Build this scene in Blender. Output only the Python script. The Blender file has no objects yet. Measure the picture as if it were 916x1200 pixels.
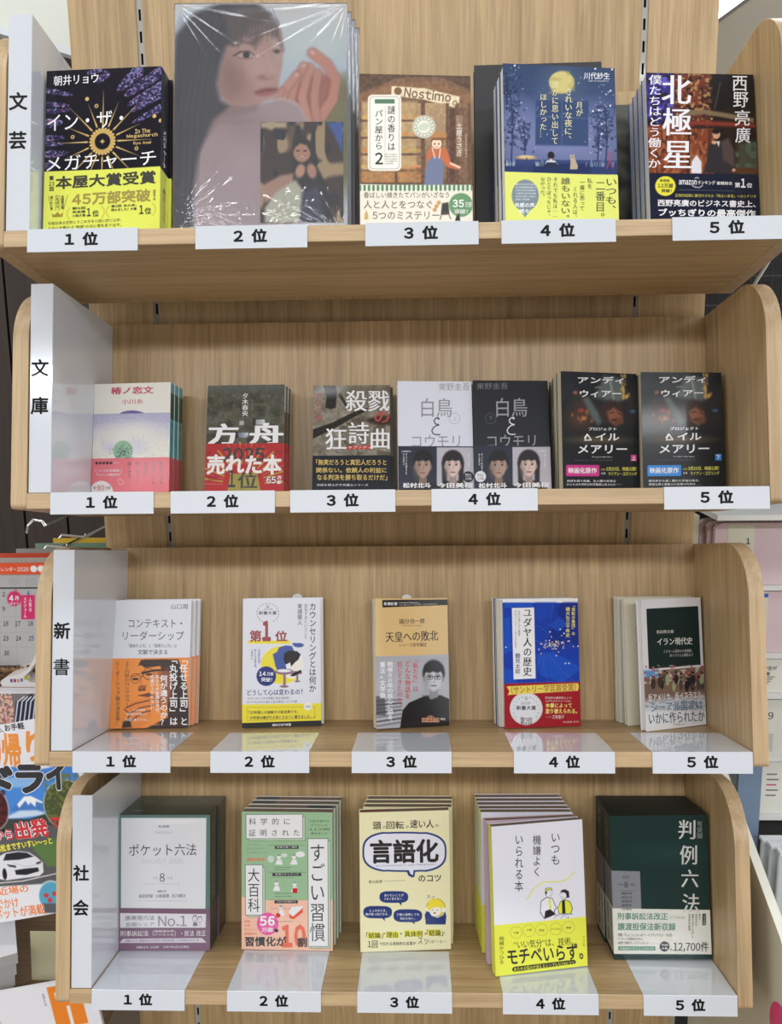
import bpy, math, random
import numpy as np
from mathutils import Matrix, Vector
random.seed(7)
S = 0.001            # everything below is written in millimetres
Z0 = 1450.0          # height of the scene's origin above the shop floor
PI = math.pi
scene = bpy.context.scene
COL = scene.collection

# ------------------------------------------------------------------ camera, world, lights, exposure
def set_camera():
    pitch, yaw, roll = map(math.radians, (9.67, -1.8, -0.76))
    fwd = Vector((math.sin(yaw)*math.cos(pitch), math.cos(yaw)*math.cos(pitch), -math.sin(pitch)))
    right = Vector((math.cos(yaw), -math.sin(yaw), 0)); up = right.cross(fwd)
    r2 = right*math.cos(roll)+up*math.sin(roll); u2 = -right*math.sin(roll)+up*math.cos(roll)
    m = Matrix((r2, u2, -fwd)).transposed().to_4x4()
    m.translation = Vector((27.31, -1155.52, -29.63+Z0))*S
    cam = bpy.data.cameras.new('camera'); cam.sensor_fit = 'VERTICAL'; cam.sensor_height = 36; cam.sensor_width = 36
    cam.lens = 981.09/1200*36; cam.clip_start = 0.02; cam.clip_end = 60
    o = bpy.data.objects.new('camera', cam); COL.objects.link(o); o.matrix_world = m; scene.camera = o
set_camera()
w = bpy.data.worlds.new('shop_air'); scene.world = w; w.use_nodes = True
w.node_tree.nodes['Background'].inputs[0].default_value = (0.93, 0.96, 1.0, 1)
w.node_tree.nodes['Background'].inputs[1].default_value = 1.05
def area(name, loc, sx, sy, power, col=(0.95, 0.98, 1.02), rot=(0, 0, 0)):
    l = bpy.data.lights.new(name, 'AREA'); l.shape = 'RECTANGLE'; l.size = sx*S; l.size_y = sy*S; l.energy = power; l.color = col
    o = bpy.data.objects.new(name, l); COL.objects.link(o); o.location = (loc[0]*S, loc[1]*S, (loc[2])*S); o.rotation_euler = rot
    return o
area('ceiling_lamp', (-100, -820, 3000), 3600, 260, 15)
area('ceiling_lamp', (0, -3700, 3000), 4600, 320, 118)
area('ceiling_lamp', (300, 1100, 2950), 2400, 260, 20)
ROOM = {}
scene.view_settings.view_transform = 'Standard'; scene.view_settings.look = 'None'
scene.view_settings.gamma = 1; scene.view_settings.use_curve_mapping = False
scene.view_settings.exposure = 0.82

# ------------------------------------------------------------------ helpers
def lin(c):
    c = np.asarray(c, float)/255.0
    return np.where(c <= 0.04045, c/12.92, ((c+0.055)/1.055)**2.4)
_mats = {}
def mat(name, col=(128, 128, 128), rough=0.5, coat=0.0, metal=0.0, emit=0, spec=0.5, alpha=1, trans=0, bump=True):
    key = (name, tuple(col), rough, coat, metal, emit)
    if key in _mats: return _mats[key]
    m = bpy.data.materials.new(name); m.use_nodes = True; b = m.node_tree.nodes['Principled BSDF']
    c = tuple(lin(col))+(1,)
    b.inputs['Base Color'].default_value = c; b.inputs['Roughness'].default_value = rough
    b.inputs['Coat Weight'].default_value = coat; b.inputs['Coat Roughness'].default_value = 0.06 if bump else 0.015
    b.inputs['Metallic'].default_value = metal; b.inputs['Specular IOR Level'].default_value = spec
    if emit: b.inputs['Emission Color'].default_value = c; b.inputs['Emission Strength'].default_value = emit
    if trans: b.inputs['Transmission Weight'].default_value = trans
    if alpha < 1: b.inputs['Alpha'].default_value = alpha
    # faint paper / plastic mottling so nothing is perfectly flat
    nt = m.node_tree; n = nt.nodes.new('ShaderNodeTexNoise'); n.inputs['Scale'].default_value = 240; n.inputs['Detail'].default_value = 2
    bp = nt.nodes.new('ShaderNodeBump'); bp.inputs['Strength'].default_value = 0.03; bp.inputs['Distance'].default_value = 0.0004
    nt.links.new(n.outputs['Fac'], bp.inputs['Height'])
    if bump: nt.links.new(bp.outputs['Normal'], b.inputs['Normal'])
    _mats[key] = m
    return m
def wood(name, axis, dark=(148, 121, 82), light=(196, 167, 122), rough=0.42, k=1.0):
    """oak laminate with the grain along one object axis"""
    m = bpy.data.materials.new(name); m.use_nodes = True; nt = m.node_tree; N = nt.nodes; L = nt.links
    b = N['Principled BSDF']; tc = N.new('ShaderNodeTexCoord'); mp = N.new('ShaderNodeMapping')
    oi = N.new('ShaderNodeObjectInfo'); vm = N.new('ShaderNodeVectorMath'); vm.operation = 'MULTIPLY_ADD'
    cmb = N.new('ShaderNodeCombineXYZ')
    for i in range(3): L.new(oi.outputs['Random'], cmb.inputs[i])
    vm.inputs[1].default_value = (1, 1, 1); L.new(tc.outputs['Object'], vm.inputs[0]); L.new(cmb.outputs[0], vm.inputs[2])
    L.new(vm.outputs[0], mp.inputs['Vector'])
    sc = [1.0, 1.0, 1.0]; sc[axis] = 0.035
    mp.inputs['Scale'].default_value = sc
    n1 = N.new('ShaderNodeTexNoise'); n1.inputs['Scale'].default_value = 105; n1.inputs['Detail'].default_value = 6; n1.inputs['Roughness'].default_value = 0.62; n1.inputs['Distortion'].default_value = 0.4
    n2 = N.new('ShaderNodeTexNoise'); n2.inputs['Scale'].default_value = 14; n2.inputs['Detail'].default_value = 3
    n3 = N.new('ShaderNodeTexNoise'); n3.inputs['Scale'].default_value = 420; n3.inputs['Detail'].default_value = 2
    for n in (n1, n2, n3): L.new(mp.outputs[0], n.inputs['Vector'])
    a1 = N.new('ShaderNodeMath'); a1.operation = 'MULTIPLY_ADD'; a1.inputs[1].default_value = 0.55; L.new(n1.outputs['Fac'], a1.inputs[0])
    a2 = N.new('ShaderNodeMath'); a2.operation = 'MULTIPLY'; a2.inputs[1].default_value = 0.3; L.new(n2.outputs['Fac'], a2.inputs[0]); L.new(a2.outputs[0], a1.inputs[2])
    a3 = N.new('ShaderNodeMath'); a3.operation = 'MULTIPLY_ADD'; a3.inputs[1].default_value = 0.28; L.new(n3.outputs['Fac'], a3.inputs[0]); L.new(a1.outputs[0], a3.inputs[2])
    r = N.new('ShaderNodeValToRGB'); r.color_ramp.elements[0].position = 0.40; r.color_ramp.elements[1].position = 0.68
    r.color_ramp.elements[0].color = tuple(lin(dark)*k)+(1,); r.color_ramp.elements[1].color = tuple(lin(light)*k)+(1,)
    L.new(a3.outputs[0], r.inputs[0]); L.new(r.outputs[0], b.inputs['Base Color']); b.inputs['Roughness'].default_value = rough
    bp = N.new('ShaderNodeBump'); bp.inputs['Strength'].default_value = 0.12; bp.inputs['Distance'].default_value = 0.0006
    L.new(a3.outputs[0], bp.inputs['Height']); L.new(bp.outputs['Normal'], b.inputs['Normal'])
    return m
WV = wood('oak_laminate_upright_grain', 2); WH = wood('oak_laminate_level_grain', 0)
WY = wood('oak_laminate_deep_grain', 1)
WE = wood('oak_edge_band', 2, (166, 140, 104), (200, 173, 134)); WEH = wood('oak_edge_band_level', 0, (166, 140, 104), (200, 173, 134))
WHITE = mat('glossy_white_plastic', (209, 214, 220), 0.1, 0.75, bump=False)
INK = mat('black_ink', (8, 8, 10), 0.6, spec=0.25)
PAGE = mat('book_paper', (214, 206, 190), 0.8); PAGEW = mat('white_paper', (222, 220, 214), 0.8); TOPP = mat('grey_brown_book_paper', (150, 134, 120), 0.85)  # page tops set darker and browner than the other page edges

class MB:
    """collects polygons (mm) and links them as ONE mesh object"""
    def __init__(s): s.v = []; s.f = []; s.m = []; s.mats = []
    def mi(s, m):
        if m not in s.mats: s.mats.append(m)
        return s.mats.index(m)
    def poly(s, pts, m):
        b = len(s.v); s.v += [tuple(p) for p in pts]; s.f.append(tuple(range(b, b+len(pts)))); s.m.append(s.mi(m)); return s
    def box(s, x0, x1, y0, y1, z0, z1, m, mats=None):
        b = len(s.v)
        s.v += [(x, y, z) for z in (z0, z1) for y in (y0, y1) for x in (x0, x1)]
        F = {'bottom': (0, 2, 3, 1), 'top': (4, 5, 7, 6), 'front': (0, 1, 5, 4), 'back': (2, 6, 7, 3), 'left': (0, 4, 6, 2), 'right': (1, 3, 7, 5)}
        for k, f in F.items():
            s.f.append(tuple(b+i for i in f)); s.m.append(s.mi((mats or {}).get(k, m)))
        return s
    def prism(s, prof, a0, a1, axis, m, medge=None):
        """prof: 2-D outline; extruded along axis 'x','y' or 'z'"""
        def P(u, v, a): return {'x': (a, u, v), 'y': (u, a, v), 'z': (u, v, a)}[axis]
        b = len(s.v); n = len(prof)
        s.v += [P(u, v, a0) for u, v in prof]+[P(u, v, a1) for u, v in prof]
        s.f.append(tuple(b+i for i in range(n))[::-1]); s.m.append(s.mi(m)); s.f.append(tuple(b+n+i for i in range(n))); s.m.append(s.mi(m))
        for i in range(n):
            j = (i+1) % n; s.f.append((b+i, b+j, b+n+j, b+n+i)); s.m.append(s.mi(medge or m))
        return s
    def tube(s, pts, r, m, seg=8):
        pts = [Vector(p) for p in pts]; b = len(s.v); k = len(pts)
        for i, p in enumerate(pts):
            t = (pts[min(i+1, k-1)]-pts[max(i-1, 0)]).normalized(); a = t.orthogonal().normalized() if i == 0 else (a-t*a.dot(t)).normalized(); c = t.cross(a)
            for j in range(seg):
                q = p+(a*math.cos(2*PI*j/seg)+c*math.sin(2*PI*j/seg))*r; s.v.append(tuple(q))
        for i in range(k-1):
            for j in range(seg):
                s.f.append((b+i*seg+j, b+i*seg+(j+1) % seg, b+(i+1)*seg+(j+1) % seg, b+(i+1)*seg+j)); s.m.append(s.mi(m))
        s.f.append(tuple(b+j for j in range(seg))[::-1]); s.m.append(s.mi(m)); s.f.append(tuple(b+(k-1)*seg+j for j in range(seg))); s.m.append(s.mi(m))
        return s
    def build(s, name, parent=None, bevel=0, smooth=False, kind=None):
        me = bpy.data.meshes.new(name); me.from_pydata([(x*S, y*S, z*S) for x, y, z in s.v], [], s.f)
        for m in s.mats: me.materials.append(m)
        me.polygons.foreach_set('material_index', s.m); me.update()
        if smooth: me.polygons.foreach_set('use_smooth', [True]*len(me.polygons))
        o = bpy.data.objects.new(name, me); COL.objects.link(o); o.parent = parent
        if bevel:
            bv = o.modifiers.new('bevel', 'BEVEL'); bv.width = bevel*S; bv.segments = 2; bv.limit_method = 'ANGLE'
        if kind: o['kind'] = kind
        return o
def thing(name, label, cat, M=None, group=None, kind=None):
    o = bpy.data.objects.new(name, None); o.empty_display_size = 0.02; COL.objects.link(o)
    if M is not None: o.matrix_world = M
    if kind: o['kind'] = kind
    if label: o['label'] = label; o['category'] = cat
    if group: o['group'] = group
    return o
def at(x, y, z, rz=0):
    """world frame, mm, z from the origin level"""
    return Matrix.Translation(Vector((x, y, z+Z0))*S) @ Matrix.Rotation(math.radians(rz), 4, 'Z')

# ------------------------------------------------------------------ lettering
_fc = bpy.data.curves.new('type', 'FONT'); _fc.resolution_u = 2
_fo = bpy.data.objects.new('type', _fc); COL.objects.link(_fo)
_gl = {}
ASC = set('ABCDEFGHIJKLMNOPQRSTUVWXYZabcdefghijklmnopqrstuvwxyz0123456789.,:!?-/+()%“”"\' ')
def glyph(ch, off):
    k = (ch, off)
    if k in _gl: return _gl[k]
    if ch in ' 　': g = (np.zeros((0, 3)), [], 0.35 if ch == ' ' else 1.0)
    else:
        _fc.body = chr(ord(ch)+0xFEE0) if (33 <= ord(ch) <= 126) else ch
        me = _fo.to_mesh(); n = len(me.vertices); co = np.zeros(n*3); me.vertices.foreach_get('co', co); co = co.reshape(-1, 3)[:, :2].copy()
        fs = [tuple(p.vertices) for p in me.polygons]; _fo.to_mesh_clear()
        adv = 1.0
        if ch in ASC and n:
            co[:, 0] -= co[:, 0].min()-0.045; adv = co[:, 0].max()+0.045
        if off and n:
            k2 = off*0.7; sh = [(0, 0), (off, 0), (-off, 0), (0, off), (0, -off), (k2, k2), (-k2, k2), (k2, -k2), (-k2, -k2)]
            fs = [tuple(i+j*n for i in f) for j in range(9) for f in fs]; co = np.concatenate([np.c_[co+q, np.full(n, float(j))] for j, q in enumerate(sh)]); adv = adv+(2*off if ch in ASC else 0)
        if co.shape[1] == 2: co = np.c_[co, np.zeros(len(co))]
        g = (co, fs, adv)
    _gl[k] = g
    return g
ROT = set('ー―—…〜～「」『』（）()[]-')
def layout(s, bold=0, v=False, track=0.0, mincho=False):
    """returns verts (n,2) y up and faces, in em units"""
    V = []; F = []; b = 0; x = 0.0; y = 0.0
    for ch in s:
        co, fs, adv = glyph(ch, bold)
        co = co.copy()
        if v:
            if len(co):
                if ch in ROT:
                    c = np.array([0.5, 0.38, 0]); d = co-c; co = np.stack([d[:, 1], -d[:, 0], d[:, 2]], 1)+c
                elif ch in '、。，．': co = co+np.array([0.55, 0.55, 0])
                elif ch in 'っゃゅょッャュョァィゥェォぁぃぅぇぉ': co = co+np.array([0.08, 0.08, 0])
                elif ch in ASC: co[:, 0] += 0.5-adv/2
                co = co+np.array([0, y, 0])
            y -= 1.0+track
        else:
            co = co+np.array([x, 0, 0]); x += adv+track
        V.append(co); F += [tuple(i+b for i in f) for f in fs]; b += len(co)
    V = np.concatenate(V) if V else np.zeros((0, 3))
    if mincho:   # thicken the uprights only
        n = len(V); V = np.concatenate([V-(mincho, 0, 0), V+(mincho, 0, 9)]); F = F+[tuple(i+n for i in f) for f in F]
    return V, F
def homog(src, dst):
    A = []
    for (x, y), (u, v) in zip(src, dst):
        A.append([x, y, 1, 0, 0, 0, -u*x, -u*y, -u]); A.append([0, 0, 0, x, y, 1, -v*x, -v*y, -v])
    _, _, vt = np.linalg.svd(np.array(A, float)); return vt[-1].reshape(3, 3)
def ap(H, P):
    P = np.atleast_2d(np.asarray(P, float)); q = np.c_[P, np.ones(len(P))] @ H.T; return q[:, :2]/q[:, 2:3]

# ------------------------------------------------------------------ printed pictures: a fine grid whose vertices carry the print colours
_am = {}
def print_mat(rough=0.35, coat=0.3):
    k = (rough, coat)
    if k in _am: return _am[k]
    m = bpy.data.materials.new('printed_jacket_paper'); m.use_nodes = True; nt = m.node_tree; b = nt.nodes['Principled BSDF']
    a = nt.nodes.new('ShaderNodeVertexColor'); a.layer_name = 'print'; nt.links.new(a.outputs['Color'], b.inputs['Base Color'])
    b.inputs['Roughness'].default_value = rough; b.inputs['Coat Weight'].default_value = coat; b.inputs['Coat Roughness'].default_value = 0.08; b.inputs['Specular IOR Level'].default_value = 0.25
    _am[k] = m; return m
GA = 1.06
class Art:
    def __init__(s, frame, w, h, res=0.8):
        s.w, s.h = w, h; s.frame = frame
        s.H = homog(frame, [(-w/2, h), (w/2, h), (w/2, 0), (-w/2, 0)]); s.Hi = np.linalg.inv(s.H)
        s.nx = max(2, int(w/res)); s.ny = max(2, int(h/res))
        gx, gz = np.meshgrid(np.linspace(-w/2, w/2, s.nx+1), np.linspace(0, h, s.ny+1)); s.gx, s.gz = gx, gz
        q = ap(s.Hi, np.c_[gx.ravel(), gz.ravel()]); s.X = q[:, 0].reshape(gx.shape); s.Y = q[:, 1].reshape(gx.shape)
        s.px = abs(frame[1][0]-frame[0][0])/w*res   # one grid step in frame units
        s.C = np.zeros(gx.shape+(3,)); s.order = []
    def _mix(s, a, c):
        a = np.clip(a, 0, 1)[..., None]; s.C = s.C*(1-a)+np.asarray(c, float)*a
    def _sd(s, d, soft, a):
        w = max(soft, s.px*0.6); return np.clip(0.5-d/(2*w), 0, 1)*a
    def fill(s, c): s.C[:] = c; return s
    def rect(s, x0, y0, x1, y1, c, soft=0, a=1, r=0):
        cx, cy, hx, hy = (x0+x1)/2, (y0+y1)/2, abs(x1-x0)/2-r, abs(y1-y0)/2-r
        dx = abs(s.X-cx)-hx; dy = abs(s.Y-cy)-hy
        d = np.where((dx > 0) & (dy > 0), np.hypot(dx, dy), np.maximum(dx, dy))-r
        s._mix(s._sd(d, soft, a), c); return s
    def ell(s, cx, cy, rx, ry, c, soft=0, a=1, rot=0):
        t = math.radians(rot); dx = s.X-cx; dy = s.Y-cy; u = dx*math.cos(t)+dy*math.sin(t); v = -dx*math.sin(t)+dy*math.cos(t)
        d = (np.sqrt((u/rx)**2+(v/ry)**2)-1)*min(rx, ry); s._mix(s._sd(d, soft, a), c); return s
    def ring(s, cx, cy, r, w, c, a=1):
        d = abs(np.hypot(s.X-cx, s.Y-cy)-r)-w/2; s._mix(s._sd(d, 0, a), c); return s
    def poly(s, P, c, soft=0, a=1):
        P = np.asarray(P, float); n = len(P); ins = np.zeros(s.X.shape, bool); D = np.full(s.X.shape, 1e9)
        for i in range(n):
            (x0, y0), (x1, y1) = P[i], P[(i+1) % n]
            L = (x1-x0)**2+(y1-y0)**2+1e-9; t = np.clip(((s.X-x0)*(x1-x0)+(s.Y-y0)*(y1-y0))/L, 0, 1)
            D = np.minimum(D, np.hypot(s.X-x0-t*(x1-x0), s.Y-y0-t*(y1-y0)))
            if y0 != y1:
                c1 = (s.Y > min(y0, y1)) & (s.Y <= max(y0, y1)); xi = x0+(s.Y-y0)/(y1-y0)*(x1-x0); ins ^= c1 & (s.X < xi)
        s._mix(s._sd(np.where(ins, -D, D), soft, a), c); return s
    def line(s, P, w, c, a=1, soft=0):
        D = np.full(s.X.shape, 1e9)
        for (x0, y0), (x1, y1) in zip(P[:-1], P[1:]):
            L = (x1-x0)**2+(y1-y0)**2+1e-9; t = np.clip(((s.X-x0)*(x1-x0)+(s.Y-y0)*(y1-y0))/L, 0, 1)
            D = np.minimum(D, np.hypot(s.X-x0-t*(x1-x0), s.Y-y0-t*(y1-y0)))
        s._mix(s._sd(D-w/2, soft, a), c); return s
    def grad(s, x0, y0, x1, y1, c0, c1, a=1, vert=True):
        t = np.clip((s.Y-y0)/(y1-y0), 0, 1) if vert else np.clip((s.X-x0)/(x1-x0), 0, 1)
        c = np.asarray(c0, float)*(1-t[..., None])+np.asarray(c1, float)*t[..., None]
        m = ((s.X >= x0) & (s.X <= x1) & (s.Y >= y0) & (s.Y <= y1)).astype(float)[..., None]*a
        s.C = s.C*(1-m)+c*m; return s
    def noise(s, x0, y0, x1, y1, amp, cell, c=None, seed=1, thr=None, asp=1.0):
        """value noise; adds +-amp, or paints colour c where it passes thr"""
        rs = np.random.RandomState(seed); T = rs.rand(64, 64)
        u = s.X/cell; v = s.Y/(cell*asp); iu = np.floor(u).astype(int); iv = np.floor(v).astype(int); fu = u-iu; fv = v-iv
        fu = fu*fu*(3-2*fu); fv = fv*fv*(3-2*fv); g = lambda i, j: T[i % 64, j % 64]
        n = (g(iu, iv)*(1-fu)+g(iu+1, iv)*fu)*(1-fv)+(g(iu, iv+1)*(1-fu)+g(iu+1, iv+1)*fu)*fv
        m = ((s.X >= x0) & (s.X <= x1) & (s.Y >= y0) & (s.Y <= y1)).astype(float)
        if c is None: s.C = s.C+((n-0.5)*2*amp*m)[..., None]
        else: s._mix(np.clip((n-thr)*8, 0, 1)*m*amp, c)
        return s
    def dots(s, pts, r, c, a=1):
        for x, y in pts: s.ell(x, y, r, r, c, 0, a)
        return s
    # lettering, stored as flat meshes just above the paper
    def text(s, st, x0, y0, x1, y1, c, v=False, b=0, track=0.0, mn=0, rot=0, skew=0):
        V, F = layout(st, b, v, track, mn)
        if not len(V): return s
        ly = V[:, 2]; V = V[:, :2]
        lo, hi = V.min(0), V.max(0); V = (V-lo)/(hi-lo)
        P = np.c_[x0+V[:, 0]*(x1-x0), y1-V[:, 1]*(y1-y0)]
        if rot:
            t = math.radians(rot); cx, cy = (x0+x1)/2, (y0+y1)/2; d = P-(cx, cy); P = np.c_[cx+d[:, 0]*math.cos(t)-d[:, 1]*math.sin(t), cy+d[:, 0]*math.sin(t)+d[:, 1]*math.cos(t)]
        q = np.c_[ap(s.H, P), ly]; s.order.append((tuple(c), q, F)); return s
    def small(s, x0, y0, x1, y1, c, rows, v=False, a=0.6, fillr=0.55, seed=3):
        """print too small to read: broken strokes"""
        rs = random.Random(seed+int(x0*7+y0))
        for i in range(rows):
            if v:
                w = (x1-x0)/rows; cx = x1-w*(i+0.5); y = y0
                ye = y1 if i < rows-1 else y0+(y1-y0)*rs.uniform(.5, 1)
                while y < ye:
                    l = w*rs.uniform(.4, .7); s.rect(cx-w*fillr/2*rs.uniform(.6, 1), y, cx+w*fillr/2*rs.uniform(.6, 1), min(y+l, y1), c, 0, a*rs.uniform(.5, 1)); y += l+w*0.2
            else:
                h = (y1-y0)/rows; cy = y0+h*(i+0.5); x = x0
                xe = x1 if i < rows-1 else x0+(x1-x0)*rs.uniform(.6, 1)
                while x < xe:
                    l = h*rs.uniform(.4, .75); s.rect(x, cy-h*fillr/2*rs.uniform(.6, 1), min(x+l, x1), cy+h*fillr/2*rs.uniform(.6, 1), c, 0, a*rs.uniform(.5, 1)); x += l+h*0.2
        return s
    def emit(s, parent_cover, parent_band, split, zc, zb, pm, lift=0.12):
        """split: height (mm) of the band's top edge; the picture is cut there"""
        C = np.clip(lin(np.clip(s.C, 0, 255))*GA, 0, 0.86)
        jb = int(round(split/s.h*s.ny)) if split else 0
        for par, j0, j1, y, nm in ((parent_band, 0, jb, -zb, 'band_print'), (parent_cover, jb, s.ny, -zc, 'cover_print')):
            if j1-j0 < 1 or par is None: continue
            X = s.gx[j0:j1+1]; Z = s.gz[j0:j1+1]; n = X.size; nx = s.nx+1; ny = j1-j0+1
            co = np.empty((n, 3)); co[:, 0] = X.ravel()*S; co[:, 1] = y*S; co[:, 2] = Z.ravel()*S
            idx = np.arange(n).reshape(ny, nx); q = np.stack([idx[:-1, :-1], idx[:-1, 1:], idx[1:, 1:], idx[1:, :-1]], -1).reshape(-1, 4)
            me = bpy.data.meshes.new(nm); me.vertices.add(n); me.vertices.foreach_set('co', co.ravel())
            me.loops.add(q.size); me.loops.foreach_set('vertex_index', q.ravel()); me.polygons.add(len(q))
            me.polygons.foreach_set('loop_start', np.arange(0, q.size, 4)); me.update(calc_edges=True)
            at_ = me.color_attributes.new('print', 'BYTE_COLOR', 'POINT'); c4 = np.ones((n, 4)); c4[:, :3] = C[j0:j1+1].reshape(-1, 3); at_.data.foreach_set('color', c4.ravel())
            me.materials.append(pm); o = bpy.data.objects.new(nm, me); COL.objects.link(o); o.parent = par
        for par, lo, hi, y, nm in ((parent_band, -99, split, -zb-lift, 'band_lettering'), (parent_cover, split, 9999, -zc-lift, 'cover_lettering')):
            V = []; F = []; MI = []; ms = []
            for k_, (c, q, f) in enumerate(s.order):
                if True:
                    cz = q[:, 1].mean()
                    if not (lo <= cz < hi) or par is None: continue
                    m = mat('printing_ink', np.clip(np.array(c)*1.02, 0, 240), 0.4, 0.2)
                    if m not in ms: ms.append(m)
                    b = len(V); V += [(x*S, (y-0.012*k_-0.0006*l_)*S, z*S) for x, z, l_ in q]; F += [tuple(i+b for i in t) for t in f]; MI += [ms.index(m)]*len(f)
            if V:
                me = bpy.data.meshes.new(nm); me.from_pydata(V, [], F)
                for m in ms: me.materials.append(m)
                me.polygons.foreach_set('material_index', MI); me.update()
                o = bpy.data.objects.new(nm, me); COL.objects.link(o); o.parent = par; o['kind'] = 'stuff'
def flat_text(parent, name, st, cx, cz, hgt, y, m, b=0.0, track=0.0, width=None, v=False):
    """lettering centred on a plane facing -y in the parent's frame"""
    V, F = layout(st, b, v, track); ly = V[:, 2]; V = V[:, :2]; lo, hi = V.min(0), V.max(0); k = hgt/(hi[1]-lo[1]); kx = width/(hi[0]-lo[0]) if width else k
    P = (V-(lo+hi)/2)*(kx, k); mb = MB(); mb.v = [(cx+a, y-0.0006*l_, cz+c) for (a, c), l_ in zip(P, ly)]; mb.f = F; mb.m = [0]*len(F); mb.mats = [m]
    return mb.build(name, parent)

# ------------------------------------------------------------------ the wall unit and the trays
ALPHA = {1: 12.38, 2: 12.29, 3: 12.55, 4: 11.76}
TZ = {1: 85.52, 2: -210.1, 3: -534.86, 4: -862.9}
D, TB, TS, HB, W = 199.4, 18.5, 19.0, 254.0, 450.0
def tray_m(k): return Matrix.Translation(Vector((0, 0, TZ[k]+Z0))*S) @ Matrix.Rotation(math.radians(-ALPHA[k]), 4, 'X')
def arc(cx, cy, r, a0, a1, n): return [(cx+r*math.cos(math.radians(a0+(a1-a0)*i/n)), cy+r*math.sin(math.radians(a0+(a1-a0)*i/n))) for i in range(n+1)]
TL_ = {1: 'topmost oak display tray with rounded ends, holding the big photo book', 2: 'second oak display tray from the top, holding small paperbacks',
       3: 'third oak display tray from the top, with five narrow books spaced apart', 4: 'lowest oak display tray, holding two thick dark law books at its ends'}
for k in (1, 2, 3, 4):
    t = thing('display_tray', TL_[k], 'shelf', tray_m(k), 'oak display trays hung on the wall unit')
    MB().box(-W+TS, W-TS, -D, 0, -TB, 0, WH, {'front': WEH, 'left': WY, 'right': WY}).build('floor_board', t, 0.8)
    MB().box(-W+TS, W-TS, 0.05, 14, -TB, HB, WV, {'top': WEH}).build('back_board', t, 0.6)
    R = 72.0
    prof = [(14, -TB), (14, HB)]+[(y, z) for y, z in reversed(arc(-D+R, HB-R, R, 90, 180, 18)[::-1])]+[(-y, z) for y, z in []]+[(y, z) for y, z in arc(-D+6, -TB+6, 6, 180, 270, 4)]
    for sgn in (-1, 1):
        a, b = sorted((sgn*W, sgn*(W-TS)))
        MB().prism(prof, a+0.02, b-0.02, 'x', WV, WE).build('side_panel', t, 0.7)
    # steel hooks that carry the tray on the uprights
    for x in (-346, 339):
        MB().box(x-1.2, x+1.2, 14, 46, 10, 60, mat('painted_steel', (120, 116, 108), 0.4, 0, 0.6)).build('bracket', t)

wall = thing('wall_back', 'oak panelled back wall of the shop unit with two slotted uprights', 'wall', at(0, 0, 0), kind='structure')
YW = 75.0; XW = -3.68; SL = 342.7; BW = 440.7; GAP = 4.6
MB().box(XW-BW, XW-SL-GAP, YW, YW+16, -1400, 760, WV).build('panel', wall, 0.5)
MB().box(XW-SL+GAP, XW+SL-GAP, YW, YW+16, -1400, 760, WV).build('panel', wall, 0.5)
MB().box(XW+SL+GAP, XW+BW, YW, YW+16, -1400, 760, WV).build('panel', wall, 0.5)
STEEL = mat('painted_upright_steel', (170, 168, 158), 0.4, 0.2); DARK = mat('dark_void', (14, 12, 11), 0.9)
for x in (XW-SL, XW+SL):
    mb = MB()
    mb.box(x-GAP, x-1.6, YW+3, YW+5, -1380, 740, STEEL).box(x+1.6, x+GAP, YW+3, YW+5, -1380, 740, STEEL)
    z = -1360
    while z < 730:
        mb.box(x-1.6, x+1.6, YW+3, YW+5, z, z+13.5, STEEL); z += 28
    mb.box(x-GAP, x+GAP, YW+14, YW+15.5, -1380, 740, DARK)
    mb.build('slotted_upright', wall)
# ------------------------------------------------------------------ section signs and rank cards
SIGN = {1: ('文芸', 'white upright section sign reading 文芸 at the left end of the top tray'), 2: ('文庫', 'white upright section sign reading 文庫 in the second tray'),
        3: ('新書', 'white upright section sign reading 新書 in the third tray'), 4: ('社会', 'white upright section sign reading 社会 in the lowest tray')}
for k, (s2, lb) in SIGN.items():
    g = thing('section_sign', lb, 'sign', tray_m(k), 'white section signs at the left ends of the trays')
    MB().box(-429.6, -403, -197.6, -196.2, 0.6, 250, WHITE).build('front_plate', g, 0.4)
    MB().box(-404.4, -403, -196.1, -2, 0.6, 250, WHITE).build('side_plate', g, 0.3)
    for ch, cz in zip(s2, (149, 104)):
        flat_text(g, 'lettering', ch, -417.5, cz, 21, -197.8, INK, 0.012 if ch == '書' else 0.026)
RANK = {1: [-403.4, -214.9, -26.9, 122, 307], 2: [-401.8, -259.6, -119.6, 44.2, 310.3], 3: [-400.8, -229.1, -55, 142.7, 309.9], 4: [-401.1, -223.7, -54.7, 132.3, 311.3]}
RL = {1: ('under the black stained glass patterned book', 'under the large wrapped photo book', 'under the brown bakery shopfront book', 'under the blue moonlit night book', 'under the dark book titled 北極星'),
      2: ('under the pale sea drawing paperback', 'under the paperback with red sunburst band', 'under the dark paperback with charcoal band', 'under the white and charcoal pair of paperbacks', 'at the right end of the paperback tray'),
      3: ('in front of the orange banded book', 'in front of the white book with red 第1位', 'in front of the tan book with grey band', 'in front of the blue map book', 'in front of the dark green イラン現代史 book'),
      4: ('in front of the grey green boxed law book', 'in front of the pale green and peach book', 'in front of the speech bubble book', 'in front of the book with lemon yellow band', 'in front of the dark green boxed law book')}
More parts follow.
